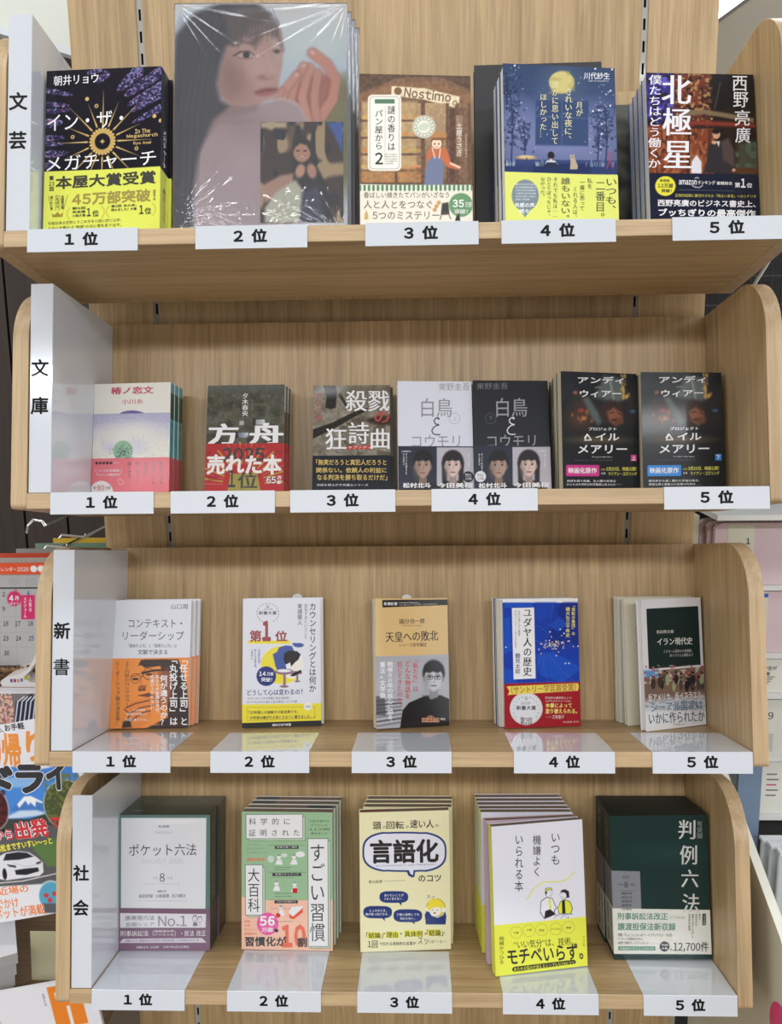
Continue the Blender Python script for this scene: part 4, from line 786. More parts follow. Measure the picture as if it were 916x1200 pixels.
def second_4(dark):
    P = (153.2, 71.6, -2.8, 7.7, 0.5, 100.7, 154.9) if dark else (53.2, 72.9, -4.4, 8.2, 0.3, 99.5, 155.3); sp = 65
    fr = [(458, 38), (882, 44), (898, 684), (464, 678)] if dark else [(30, 43), (449, 46), (467, 684), (36, 684)]
    ox = 425 if dark else 0; bg = (32, 34, 40) if dark else (216, 219, 230)
    a = Art(fr, P[5], P[6], 0.55).fill(bg)
    ink = (150, 152, 158) if dark else (140, 140, 146); ink2 = (112, 114, 120) if dark else (150, 150, 156)
    a.ring((558 if dark else 354), 254, 30, 2, ink2); a.rect(ox*0-10, 412 if dark else 424, 1000, 720, (38, 42, 56)); a.C[a.gz < sp] = (38, 42, 56)
    L = 466 if dark else 40
    a.rect(L-20, 418, L+213, 720, (40, 44, 58)); a.rect(L+213, 418, L+600, 720, (186, 182, 192))
    portrait(a, L+134, 522, 48, (176, 146, 130), (22, 20, 22), (28, 28, 34)); portrait(a, L+304, 520, 46, (216, 190, 180), (32, 28, 32), (36, 34, 40), True)
    a.ell((497 if dark else 432), 582 if dark else 584, 31, 31, (30, 28, 34) if not dark else (226, 226, 228), 1)
    cc = (226, 226, 228) if not dark else K_
    a.text('映画化', (478 if dark else 414), 566, (516 if dark else 450), 578, cc); a.text('2026年', (478 if dark else 414), 580, (514 if dark else 450), 588, cc); a.text('公開', (478 if dark else 414), 590, (516 if dark else 450), 602, cc)
    a.text('東野圭吾', (480 if dark else 264), 54, (656 if dark else 438), 96 if not dark else 90, ink2); a.text('白鳥', 165+ox, 140, 340+ox, 246, ink, mn=.006); a.line([(q_+ox, r_) for q_, r_ in ((262, 250), (248, 252), (238, 264), (240, 278), (250, 286), (264, 290), (250, 294), (234, 306), (225, 322), (230, 338), (246, 346), (270, 345))], 6, W_ if dark else (50, 52, 58)); a.ell(263+ox, 256, 6, 5, W_ if dark else (50, 52, 58)); a.ell(262+ox, 291, 5, 5, W_ if dark else (50, 52, 58)); a.text('コウモリ', 112+ox, 348, 385+ox, 420, ink)
    a.text('下' if dark else '上', (548 if dark else 346), 242, (568 if dark else 364), 264, ink2)
    a.text('幻冬舎文庫' if 0 else '文庫最新刊', (L+12 if not dark else L+360), 436, (L+66 if not dark else L+410), 446, W_); a.text('ある事件が', L+20, 452, L+30, 520, W_, v=True); a.text('すべてを変えた', L+34, 452, L+46, 570, W_, v=True); a.text('光と影', L+390, 452, L+400, 530, (236, 236, 240), v=True)
    a.text('松村北斗', L+20, 618, L+180, 648, W_, b=.03); a.text('今田美桜', L+214, 618, L+420, 648, W_, b=.03)
    kw = dict(jacket=bg, sp=(52, 40, 44) if dark else (214, 212, 216), band=(38, 42, 56), split=sp, gloss=(0.4, 0.1), pages=PAGEW)
    nm = 'charcoal 白鳥とコウモリ paperback' if dark else 'white 白鳥とコウモリ paperback'
    g, c, b = make_book(2, P, 17, 'small '+nm+' with two-portrait band, front copy', **kw); finish(a, c, b, sp, (0.4, 0.1))
    if dark: copies(2, P, 17, 1, 'the '+nm, dx=2.6, **kw)
    MB().box(P[5]/2+.02, P[5]/2+.12, .8, 16, 95, 128, mat('spine_label', (150, 30, 36), .5)).build('spine_label', c)
second_4(False); second_4(True)
def second_5(right):
    P = (370.3, 83, -3.4, 1.6, 0.4, 105.5, 157.6) if right else (265.0, 85.0, -12.0, 1.2, 0.2, 104.5, 158.4); sp = 50
    fr = [(483, 51), (891, 59), (907, 674), (495, 670)] if right else [(77, 46), (467, 60), (483, 676), (90, 673)]
    o = 412 if right else 0
    a = Art(fr, P[5], P[6], 0.55).fill((22, 26, 32)); a.noise(0, 0, 1000, 480, 10, 40, seed=5)
    a.ell(180+o, 290, 70, 90, (90, 54, 34), 40, .7); a.ell(280+o, 400, 130, 26, (120, 90, 54), 24, .7); a.ell(200+o, 400, 60, 30, (80, 44, 24), 20, .5); a.ell(440+o, 260, 60, 120, (46, 40, 34), 40, .7)
    a.poly([(300+o, 70), (400+o, 90), (410+o, 190), (360+o, 215), (290+o, 190), (250+o, 180)], (106, 116, 112), 14, .8); a.poly([(190+o, 185), (220+o, 180), (300+o, 300), (270+o, 330), (235+o, 280)], (96, 110, 106), 10, .8); a.line([(330+o, 90), (350+o, 190)], 8, (170, 176, 168), .7, 6)
    a.ell(340+o, 262, 62, 66, (52, 34, 28), 12); a.poly([(315+o, 255), (350+o, 232), (390+o, 260), (398+o, 310), (360+o, 330), (325+o, 300)], (134, 84, 60), 8); a.ell(372+o, 300, 26, 18, (96, 56, 40), 8, .8); a.line([(330+o, 262), (352+o, 256)], 5, (50, 28, 22)); a.line([(368+o, 258), (388+o, 270)], 5, (50, 28, 22)); a.ell(350+o, 296, 16, 5, (70, 34, 28), 3)
    rs = random.Random(4)
    for i in range(16): a.ell(rs.uniform(385, 430)+o, rs.uniform(60, 190), rs.uniform(3, 9), rs.uniform(4, 14), (206, 160, 84), 3, rs.uniform(.4, .9))
    for i in range(14): a.ell(rs.gauss(180, 26)+o, rs.gauss(280, 30), rs.uniform(3, 9), rs.uniform(3, 9), (210, 130, 70), 4, rs.uniform(.3, .8))
    a.ell(182+o, 248, 16, 10, (170, 60, 40), 5, .8); a.ell(152+o, 156, 12, 10, (190, 110, 70), 5, .7); a.ell(448+o, 252, 14, 8, (60, 110, 160), 5, .8)
    a.rect(0, 340, 1000, 800, (18, 20, 24), 40, .75); a.ell(270+o, 398, 120, 14, (150, 130, 90), 14, .5)
    cc = (196, 52, 132) if not right else (46, 132, 208)
    a.rect(104+o, 526 if not right else 528, 276+o, 584, cc, 1, r=8); a.rect(437+o if not right else 448+o, 474, 467+o if not right else 480+o, 506, cc, 1)
    Y = (222, 216, 84)
    a.text('アンディ', 165+o, 74, 422+o-20, 110, W_, b=.02); a.text('ウィアー', 175+o, 144, 390+o, 180, W_, b=.02); a.text('Andy Weir', 252+o, 126, 284+o, 132, W_); a.text('プロジェクト', 220+o, 334, 364+o, 350, W_, b=.02)
    a.text('ヘ', 196+o, 366, 236+o, 402, W_, b=.02); a.poly([(196+o, 402), (216+o, 366), (236+o, 402), (230+o, 402), (216+o, 376), (204+o, 396), (230+o, 396), (230+o, 402)], W_, 1)
    a.text('イル', 256+o, 364, 378+o, 402, W_, b=.022); a.text('メアリー', 165+o, 424, 418+o, 468, W_, b=.022); a.text('Project Hail Mary', 238+o, 482, 342+o, 490, W_); a.small(148+o, 498, 410+o, 506, (150, 150, 150), 1)
    a.text('上' if not right else '下', 441+o+(10 if right else 0), 478, 463+o+(10 if right else 0), 502, W_, b=.02); a.text('映画化原作', 116+o, 540, 262+o, 570, W_, b=.02)
    a.text('2026年', 284+o, 544, 306+o, 554, Y); a.text('3月20日、映画公開！', 310+o, 536, 466+o, 556, Y, b=.01); a.text('主演', 284+o, 564, 306+o, 574, W_); a.text('ライアン・ゴズリング', 322+o, 562, 468+o, 580, Y, b=.01)
    if right: a.text('数光年から遠く離れた宇宙の彼方、', 522, 602, 780, 614, W_); a.text('孤独な男と異星人の友情の行方は……', 522, 620, 790, 632, W_)
    else: a.text('地球を襲う危機、全人類の未来は', 108, 602, 360, 614, W_); a.text('ひとりの中学校の科学教師に託された──', 108, 620, 390, 632, W_)
    kw = dict(jacket=(22, 24, 28), sp=(22, 24, 28), split=0, gloss=(0.3, 0.12), pages=mat('cream_page_edges', (206, 196, 166), .8))
    sd = 'blue 下 tag at the right end' if right else 'magenta 上 tag'
    g, c, b = make_book(2, P, 17, 'small black science fiction paperback with '+sd+', front copy', **kw); finish(a, c, None, 0, (0.3, 0.12))
    copies(2, P, 17, 1 if right else 2, 'the black science fiction paperback with '+('blue 下 tag' if right else 'magenta 上 tag'), dx=-1.2, **(dict(ds=(62, 40), yaws=(-9, -6)) if not right else {}), **kw)
second_5(False); second_5(True)

# ================= third tray: narrow books
def third_1():
    P = (-348.6, 66.9, -6.0, 7.5, 0, 107.6, 178.2); sp = 98*178.2/178.2*.93
    fr = [(187, 93), (737, 88), (708, 999), (142, 1011)]; sp = 96
    a = Art(fr, P[5], P[6], 0.55).fill((220, 222, 231)); O = (236, 142, 62); B = (58, 40, 34)
    a.rect(0, 515, 900, 1200, O); a.C[a.gz < sp] = O
    # hand-on-chin portrait in black on orange
    a.poly([(500, 515), (640, 515), (700, 700), (720, 1010), (400, 1010), (560, 930), (560, 760), (520, 600)], (52, 36, 34), 6)
    a.poly([(350, 560), (370, 520), (400, 515), (560, 515), (600, 560), (560, 600), (520, 560), (400, 575), (372, 556)], B, 3)
    a.poly([(480, 600), (560, 580), (600, 640), (590, 760), (540, 860), (500, 800), (520, 700)], (150, 86, 50), 16, .9)
    a.ring(330, 650, 34, 3.5, B); a.ring(425, 618, 40, 4.5, B); a.poly([(370, 605), (470, 585), (560, 585), (560, 596), (470, 600), (375, 622)], B, 1); a.line([(365, 640), (385, 630)], 5, B)
    a.ell(330, 655, 22, 9, B, 3); a.ell(428, 622, 24, 8, B, 3); a.line([(300, 640), (362, 618)], 5, B, .8, 3)
    a.poly([(345, 720), (365, 700), (410, 700), (400, 735), (370, 740)], (160, 88, 46), 4); a.ell(362, 735, 12, 6, B, 3); a.ell(392, 732, 10, 6, B, 3); a.line([(375, 640), (370, 700)], 6, (180, 104, 54), .8, 5)
    a.poly([(350, 775), (420, 755), (470, 765), (420, 785)], (120, 66, 44), 4); a.line([(350, 772), (440, 760)], 5, B)
    a.poly([(250, 980), (300, 900), (250, 870), (300, 820), (400, 790), (470, 790), (500, 830), (440, 850), (400, 860), (450, 900), (420, 960), (350, 1010), (250, 1010)], (226, 132, 60), 4)
    for p in ([(262, 860), (330, 830), (460, 800)], [(290, 900), (360, 862), (470, 840)], [(300, 950), (380, 895), (440, 880)], [(250, 975), (290, 910), (250, 870)], [(430, 760), (500, 800), (520, 900)]): a.line(p, 7, B, .9, 3)
    a.poly([(240, 960), (290, 940), (300, 1000), (230, 1005)], (52, 36, 34), 6)
    a.text('山口周', 588, 120, 708, 156, (50, 52, 56)); a.text('コンテキスト・', 282, 228, 668, 288, (44, 46, 52)); a.text('リーダーシップ', 240, 312, 682, 378, (44, 46, 52)); a.text('「最高の上司」と「最悪の上司」は', 278, 404, 628, 430, (60, 62, 66)); a.text('文脈で決まる', 348, 444, 562, 480, (40, 42, 46), b=.01)
    Wt = (244, 240, 234)
    a.text('「任せる上司」と', 648, 524, 708, 984, Wt, v=True, b=.022); a.text('「丸投げ上司」は', 574, 524, 634, 984, Wt, v=True, b=.022); a.text('何が違うのか？', 506, 626, 562, 984, Wt, v=True, b=.022); a.text('あなたの組織はなぜ、', 474, 626, 502, 900, Wt, v=True, b=.01); a.text('成果が上がらない？', 436, 626, 466, 880, Wt, v=True, b=.01)
    a.text('27万部のロングセラー', 252, 530, 288, 850, B, v=True); a.text('リーダーシップ論の決定版！', 186, 530, 218, 985, B, v=True, b=.005); a.text('人気講座', 310, 868, 400, 884, Wt); a.text('受講者が絶賛した', 266, 896, 410, 914, Wt); a.text('待望の書き下ろし', 256, 936, 420, 956, Wt); a.text('新書最新刊', 430, 972, 504, 986, (230, 150, 90))
    kw = dict(jacket=(224, 224, 228), sp=(224, 224, 228), band=O, bsp=O, split=sp, gloss=(0.35, 0.15), pages=PAGEW, spine='L')
    g, c, b = make_book(3, P, 11.5, 'narrow white book with orange black portrait band beside the 新書 sign, front copy', **kw); finish(a, c, b, sp, (0.35, 0.15))
    copies(3, P, 11.5, 2, 'the narrow white book with orange band', dx=3.0, gap=1.2, **kw)
third_1()
def slip(g, x, h, t):
    """the round-topped sales slip peeping out of the pages"""
    pr = [(x-7, h-6), (x+7, h-6), (x+7, h+2)]+[(x+7*math.cos(math.radians(q)), h+2+5*math.sin(math.radians(q))) for q in range(15, 170, 15)]+[(x-7, h+2)]
    MB().prism(pr, t+1.25, t+1.45, 'y', mat('slip_paper', (214, 214, 210), .5)).build('sales_slip', g)
def third_2():
    P = (-164.3, 55.3, -9.3, 6.5, 0, 110.2, 179.4); sp = 34
    a = Art([(99, 88), (700, 80), (710, 1073), (90, 1095)], P[5], P[6], 0.5).fill((221, 223, 232)); N = (36, 52, 122); Y = (240, 218, 60); PU = (148, 112, 132)
    a.rect(135, 412, 468, 438, Y, 1, r=10); a.ell(400, 604, 162, 148, Y, 1); a.ell(480, 600, 88, 110, (232, 232, 236), 2, .9); a.line([(100, 0), (100, 1)], 1, N)
    a.poly([(340, 560), (330, 520), (365, 500), (380, 465), (430, 450), (480, 455), (500, 500), (470, 560), (450, 600), (470, 640), (430, 660), (370, 650), (350, 610)], (66, 88, 158), 2)
    a.ell(532, 448, 40, 17, (66, 88, 158), 2); a.ell(500, 440, 16, 10, (66, 88, 158), 2)
    a.poly([(415, 560), (420, 510), (460, 490), (520, 495), (548, 520), (530, 560), (500, 585), (470, 620), (465, 580), (430, 600)], (30, 28, 34), 2); a.poly([(430, 600), (465, 585), (480, 630), (440, 640)], (240, 240, 244), 2)
    a.ell(420, 655, 74, 24, PU, 1); a.ell(418, 648, 56, 12, (228, 232, 236), 1); a.rect(412, 660, 432, 770, PU, 1); a.ell(420, 770, 34, 10, PU, 1); a.rect(492, 650, 558, 675, PU, 1, r=8); a.rect(514, 670, 530, 730, PU, 1); a.ell(522, 730, 22, 8, PU, 1); a.poly([(466, 690), (480, 670), (550, 640), (556, 655), (500, 690)], (30, 28, 34), 2)
    for i in range(28):
        t = 2*PI*i/28; a.ell(280+math.cos(t)*70, 690+math.sin(t)*70, 8, 8, N)
    a.ell(280, 690, 72, 72, N, 1)
    for q in (-1, 1):
        for i in range(9): t = math.radians(100+i*17) if q < 0 else math.radians(80-i*17); a.ell(292+math.cos(t)*84, 200-math.sin(t)*76*-1*(-1), 4, 8, (150, 152, 156), 1, .8, rot=math.degrees(t)*q)
    a.poly([(284, 144), (290, 132), (296, 144), (308, 146), (298, 153), (301, 164), (290, 157), (279, 164), (282, 153), (272, 146)], (170, 170, 174), 1)
    a.rect(0, 0, 0, 0, Y); a.poly([(80, 912), (720, 900), (720, 1044), (80, 1060)], Y, 1); a.poly([(80, 1058), (720, 1034), (720, 1200), (80, 1200)], (32, 38, 36), 1); a.ell(604, 926, 32, 32, (234, 234, 236), 1); a.line([(132, 935), (570, 930)], 1.5, (90, 84, 40)); a.line([(640, 928), (660, 928), (660, 1014), (134, 1040), (132, 935)], 1.5, (90, 84, 40))
    a.text('カウンセリングとは何か', 614, 122, 668, 812, (28, 28, 34), v=True, b=.012); a.text('変化するということ', 574, 128, 602, 398, (40, 40, 46), v=True); a.text('東畑開人', 524, 126, 558, 292, (40, 40, 46), v=True, b=.005)
    a.text('2026', 262, 162, 330, 176, (90, 90, 96)); a.text('新書大賞', 222, 184, 360, 212, (50, 50, 56), b=.016); R = (150, 36, 40)
    a.text('第', 150, 332, 244, 424, R, b=.03); a.text('1', 248, 258, 316, 418, R, b=.05); a.text('位', 348, 336, 444, 420, R, b=.03); a.text('心理学の', 160, 476, 176, 560, N, v=True); a.text('新たな金字塔', 186, 478, 204, 620, N, v=True); a.text('二年連続の快挙', 214, 474, 234, 590, N, v=True)
    a.text('14', 224, 654, 276, 688, W_, b=.03); a.text('万部', 284, 658, 336, 686, W_, b=.02); a.text('突破！', 240, 700, 326, 734, W_, b=.02); a.text('どうして心は変わるの？', 130, 792, 566, 838, N, b=.014, rot=-1)
    a.text('カウンセリングの本質に迫る決定版！', 134, 852, 460, 872, (50, 50, 56), rot=-1); a.text('すべての人の心に届く人生の再生についての書', 130, 880, 520, 900, (50, 50, 56), rot=-1); a.text('新書', 588, 920, 622, 934, (60, 60, 60))
    a.text('「20年越しの謎解きの総決算です。', 140, 958, 530, 984, (40, 38, 30), b=.01, rot=-1); a.text('30年読み継がれる本にするべく書きました。」', 148, 996, 656, 1024, (40, 38, 30), b=.01, rot=-1.4); a.text('講談社現代新書', 326, 1060, 474, 1080, W_, b=.01, rot=-2)
    kw = dict(jacket=(226, 226, 230), sp=(224, 218, 170), gloss=(0.25, 0.3), pages=PAGEW)
    g, c, b = make_book(3, P, 10, 'narrow white book with dark red 第1位 and yellow base, front copy', **kw); finish(a, c, None, 0, (0.25, 0.3))
    MB().box(P[5]/2+.02, P[5]/2+.12, .4, 9.6, 10, 70, mat('spine_label', (236, 214, 60), .4)).build('spine_label', c); MB().box(P[5]/2+.02, P[5]/2+.12, .4, 9.6, .2, 9, mat('spine_label', (32, 38, 36), .4)).build('spine_label', c)
    r = copies(3, P, 10, 1, 'the narrow white book with dark red 第1位', dx=2.6, gap=1.2, **kw); slip(r[0][0], 18, 178.5, 4)
    MB().box(P[5]/2+.02, P[5]/2+.12, .4, 9.6, 10, 70, mat('spine_label', (236, 214, 60), .4)).build('spine_label', r[0][1])
third_2()
def third_3():
    P = (19.9, 62.5, -20.5, 4.2, 1.3, 108.3, 177.5); sp = 99
    a = Art([(98, 87), (659, 86), (676, 1074), (104, 1105)], P[5], P[6], 0.5).fill((214, 182, 124)); a.grad(90, 80, 170, 560, (228, 200, 150), (214, 182, 124), .7, False)
    a.poly([(152, 100), (700, 94), (700, 136), (154, 158)], (32, 30, 28), 1)
    a.poly([(60, 548), (720, 518), (720, 1200), (60, 1200)], (172, 172, 178)); a.C[a.gz < sp-1] = (172, 172, 178); a.grad(90, 540, 700, 800, (164, 166, 172), (186, 186, 190), .5)
    for i, y in enumerate((885, 915, 945, 975, 1010, 1045, 1080)): a.poly([(90, y), (300, y-16-i*3), (310, y-4-i*3), (90, y+14)], (84, 84, 88) if i % 2 else (120, 120, 124), 2, .9)
    a.poly([(100, 850), (170, 850), (180, 1000), (100, 1000)], (70, 70, 74), 4, .7)
    a.poly([(290, 1100), (310, 960), (360, 900), (480, 850), (520, 880), (600, 840), (690, 880), (700, 1100)], (26, 25, 28), 3)
    portrait(a, 552, 705, 74, (196, 196, 200), (34, 33, 36), (26, 25, 28), glasses=True, lip=(120, 116, 118)); a.poly([(470, 840), (520, 880), (600, 850), (620, 900), (560, 960), (500, 940)], (30, 29, 32), 4)
    a.ell(528, 1020, 30, 20, (198, 130, 90), 1); a.rect(460, 1018, 596, 1052, (204, 150, 116), 1, r=3)
    a.text('新潮新書', 164, 116, 270, 142, W_, b=.01); a.text('Kokubun Koichiro', 280, 114, 440, 126, W_); a.text('THE DEFEAT TOWARD THE EMPEROR', 280, 130, 580, 140, (200, 198, 190), rot=-2); T = (44, 36, 28)
    a.text('國分功一郎', 286, 244, 482, 284, T, mn=.012, rot=-1.5); a.text('KOKUBUN Koichiro', 304, 292, 464, 304, (110, 90, 60)); a.text('天皇への敗北', 178, 342, 588, 422, T, mn=.014, rot=-2); a.text('シリーズ哲学講話', 282, 434, 496, 464, T, rot=-1.5)
    a.text('戦後80年の核心に迫る、', 190, 580, 236, 1050, W_, v=True, b=.016); a.text('憲法×文学論', 132, 580, 176, 866, W_, v=True, b=.016); Rd = (196, 60, 62)
    a.text('「私たち」は', 388, 570, 432, 810, Rd, v=True, mn=.012); a.text('どんな物語を', 328, 572, 372, 870, Rd, v=True, mn=.012); a.text('信じてきたのか。', 266, 578, 308, 924, Rd, v=True, mn=.012); a.text('最新', 468, 1024, 498, 1044, (60, 30, 20)); a.text('23', 506, 1008, 550, 1042, (90, 30, 24), b=.02); a.text('万部', 560, 1022, 592, 1042, (60, 30, 20)); a.text('新刊', 606, 1018, 640, 1036, W_, b=.02)
    kw = dict(jacket=(214, 182, 124), sp=(214, 182, 124), band=(172, 172, 178), split=sp, gloss=(0.15, 0.5), pages=PAGEW)
    g, c, b = make_book(3, P, 11, 'narrow tan book with grey band showing person in glasses and dark jacket, turned aside', **kw); finish(a, c, b, sp, (0.15, 0.5))
    kw['jacket'] = (206, 204, 176)
    r = make_book(3, (17.0, 32, -6, 3, 0, 108.3, 177.5), 11, 'narrow book with pale greenish cover edge standing behind the tan book with grey band', **kw); slip(r[0], -4, 176, 4)
third_3()
def third_4():
    P = (199.5, 57, -11.0, 1.7, 0.3, 110.1, 177.3); sp = 62
    a = Art([(123, 84), (710, 78), (734, 1074), (140, 1095)], P[5], P[6], 0.5).fill((24, 60, 164)); a.rect(0, 0, 900, 112, (232, 232, 236)); Bl = (30, 84, 190); Dk = (20, 42, 128)
    a.poly([(600, 110), (760, 110), (760, 500), (660, 420), (560, 470), (480, 420), (500, 250), (560, 220), (540, 160)], Dk, 12, .8); a.poly([(380, 520), (520, 500), (640, 560), (740, 620), (600, 740), (420, 680)], Bl, 10, .8); a.poly([(130, 240), (180, 220), (200, 480), (130, 520)], Bl, 8, .8); a.poly([(130, 620), (200, 640), (240, 740), (130, 740)], Bl, 8, .8); a.poly([(480, 290), (560, 220), (640, 280), (560, 340)], Bl, 10, .7); a.poly([(380, 110), (540, 110), (480, 230), (390, 260)], (26, 68, 176), 10, .8); a.rect(140, 112, 360, 150, (34, 92, 196), 8, .7)
    rs = random.Random(8)
    for i in range(46):
        x, y = 520+rs.gauss(0, 62), 435+rs.gauss(0, 36); a.line([(500, 455), ((x+500)/2+rs.uniform(-16, 16), (y+455)/2-16), (x, y)], 1.6, (150, 150, 140), .4); a.ell(x, y, 5, 5, (232, 196, 160) if i % 3 else (240, 240, 236), 1)
    for x, y in ((150, 460), (614, 586), (642, 586), (712, 452), (644, 412), (604, 352), (574, 320), (494, 340)): a.ell(x, y, 6, 6, (210, 226, 240), 1)
    for p in ([(150, 460), (300, 380), (480, 440)], [(200, 250), (420, 300), (520, 400)], [(430, 500), (400, 600), (380, 740)], [(470, 500), (580, 640), (700, 740)], [(450, 500), (440, 600), (480, 740)], [(520, 115), (500, 260)]): a.line(p, 1.8, (130, 160, 216), .5)
    a.poly([(196, 154), (370, 150), (382, 704), (210, 712)], (232, 232, 236), 1)
    Rd = (158, 30, 42); a.rect(0, 745, 900, 1200, Rd); a.C[a.gz < sp-1] = Rd
    a.ell(308, 940, 128, 128, (220, 220, 224), 1); a.ring(308, 940, 118, 3, (190, 190, 196))
    for q in (-1, 1):
        for i in range(9): t = math.radians(215-i*18) if q < 0 else math.radians(-35+i*18); a.ell(308+math.cos(t)*98, 945-math.sin(t)*98, 5, 9, (160, 190, 200), 1, .8, rot=math.degrees(-t))
    a.poly([(302, 856), (308, 846), (314, 856), (324, 858), (316, 865), (318, 876), (308, 870), (298, 876), (300, 865), (292, 858)], (170, 170, 174), 1)
    a.poly([(154, 768), (176, 764), (712, 740), (720, 762), (712, 800), (176, 832), (164, 838), (176, 800)], (230, 208, 92), 1)
    a.text('ユダヤ人の歴史', 284, 168, 352, 684, (24, 24, 34), v=True, mn=.018); a.text('古代の興亡から離散、', 244, 172, 262, 380, (90, 90, 110), v=True); a.text('ホロコースト、シオニズムまで', 216, 172, 236, 466, (90, 90, 110), v=True); a.text('鶴見太郎', 222, 506, 262, 668, (40, 50, 110), v=True, b=.008)
    Y = (232, 218, 70)
    a.text('「流転の集団」の', 662, 138, 690, 366, Y, v=True, b=.016); a.text('雄大な三千年史', 616, 146, 650, 382, Y, v=True, b=.016); a.text('（第47回 サントリー学芸賞受賞）' if 0 else '（サントリー学芸賞受賞）', 190, 754, 694, 812, (150, 60, 40), mn=.012, rot=-2.6)
    a.text('2026', 266, 886, 340, 906, (80, 80, 90)); a.text('新書大賞', 230, 916, 384, 950, (40, 40, 50), b=.016); a.text('第2位', 262, 1004, 356, 1066, (90, 40, 40), mn=.01); a.text('学術的な確実性という', 456, 846, 660, 864, (240, 220, 216)); a.text('ユダヤ人のイメージは、', 456, 872, 660, 888, (240, 220, 216))
    a.text('本書によって', 458, 896, 664, 932, (240, 224, 120), b=.018); a.text('塗り替えられる。', 458, 938, 706, 978, (240, 224, 120), b=.018); a.text('──三牧聖子', 462, 990, 604, 1018, (240, 224, 218)); a.text('中公新書 2839', 594, 1036, 716, 1050, (240, 214, 206), rot=-2)
    kw = dict(jacket=(232, 232, 236), sp=(30, 60, 150), band=Rd, split=sp, gloss=(0.2, 0.3), pages=PAGEW)
    g, c, b = make_book(3, P, 12, 'narrow blue map book with red award band and silver medal, front copy', **kw); finish(a, c, b, sp, (0.2, 0.3))
    for i, (col, dx) in enumerate((((208, 204, 186), -5.5), ((40, 60, 120), -7.5), ((212, 208, 192), -9))):
        make_book(3, (199.5+dx, 57-12.6-9.3*i, -11.0, 1.7, 0, 110.1, 178), 8.3, ['narrow cream edged copy directly behind the blue map book', 'narrow copy with dark blue edge, third in the blue map book stack', 'rearmost narrow cream copy in the blue map book stack'][i], jacket=col, gloss=(.5, .05), pages=PAGEW, group='copies behind the blue map book')
third_4()
def third_5():
    P = (381.5, 62.0, -25.5, 1.3, -0.3, 106.0, 176.9); sp = 84
    a = Art([(262, 91), (732, 71), (778, 1062), (305, 1122)], P[5], P[6], 0.5).fill((220, 220, 224)); G = (22, 44, 44)
    a.poly([(306, 160), (714, 138), (736, 604), (326, 632)], G, 1)
    a.poly([(200, 648), (800, 610), (800, 1250), (200, 1250)], (222, 222, 224)); a.C[a.gz < sp-1] = (222, 222, 224)
    a.poly([(280, 650), (800, 606), (800, 850), (290, 900)], (120, 96, 84), 3); rs = random.Random(6)
    a.rect(280, 640, 400, 700, (90, 150, 206), 14, .9); a.noise(280, 600, 800, 760, .7, 20, (214, 206, 200), 4, .6); a.noise(280, 600, 800, 720, .7, 22, (176, 60, 74), 8, .66)
    for i in range(24): x, y = rs.uniform(290, 770), rs.uniform(655, 740); a.ell(x, y+40, rs.uniform(12, 20), rs.uniform(30, 50), rs.choice([(30, 30, 40), (40, 40, 46), (60, 52, 50), (84, 70, 62), (36, 34, 40), (150, 160, 120)]), 3); a.ell(x, y-6, 8, 11, (150, 110, 90), 2); a.ell(x, y-13, 9, 7, (26, 22, 22), 2)
    a.poly([(280, 880), (800, 826), (800, 950), (280, 960)], (190, 194, 200), 24, .9); a.noise(280, 850, 800, 950, .5, 26, (120, 122, 130), 6, .6, .4)
    a.text('黒田賢治著', 386, 326, 522, 352, (206, 206, 200), rot=-2, mn=.006); a.text('イラン現代史', 392, 386, 670, 442, (232, 232, 230), mn=.014, rot=-2); a.text('イスラーム革命から核問題、', 440, 478, 668, 502, (206, 206, 200), rot=-2); a.text('対イスラエル戦争まで', 490, 510, 676, 534, (206, 206, 200), rot=-2)
    a.text('反アメリカ、反イスラエル。', 320, 812, 756, 872, W_, b=.01, rot=-4); Tl = (30, 70, 96)
    a.text('シーア派国家は', 340, 880, 750, 958, (60, 100, 130), mn=.014, rot=-3.4); a.text('いかに作られたか', 324, 962, 764, 1052, Tl, mn=.014, rot=-3.4); a.text('中公新書 2877', 520, 1054, 610, 1070, (60, 60, 64), rot=-3)
    kw = dict(jacket=(220, 220, 224), sp=(220, 220, 224), band=(222, 222, 224), split=sp, gloss=(0.3, 0.2), pages=PAGEW)
    g, c, b = make_book(3, P, 10, 'narrow dark green イラン現代史 book turned aside with crowd photo band', **kw); finish(a, c, b, sp, (0.3, 0.2))
    a = Art([(0, 0), (108, 0), (108, 177), (0, 177)], 108.2, 177, 1.0).fill((206, 200, 176))
    for p in ([(14, 44), (24, 38), (30, 46), (22, 58), (16, 50)], [(18, 26), (30, 22), (40, 30)], [(22, 34), (34, 30), (44, 38)], [(16, 64), (28, 62)]): a.line(p, .5, (120, 116, 100), .6)
    gg, cc, bb = make_book(3, (371.5, 36, -10.5, 1.0, 0, 108.2, 177.4), 8, 'narrow plain beige book directly behind the dark green イラン現代史 book', jacket=(206, 200, 176), gloss=(.5, .0), pages=PAGEW); a.emit(cc, None, 0, .06, 0, print_mat(.5, 0))
    for i in range(2): make_book(3, (367-2*i, 20-7.4*i, -5.0, .3, 0, 108.2, 178), 6.4, ['narrow cream book behind the plain beige one, right end of the third tray', 'rearmost narrow cream book at the right end of the third tray'][i], jacket=(204, 200, 182), gloss=(.5, .0), pages=PAGEW)
third_5()

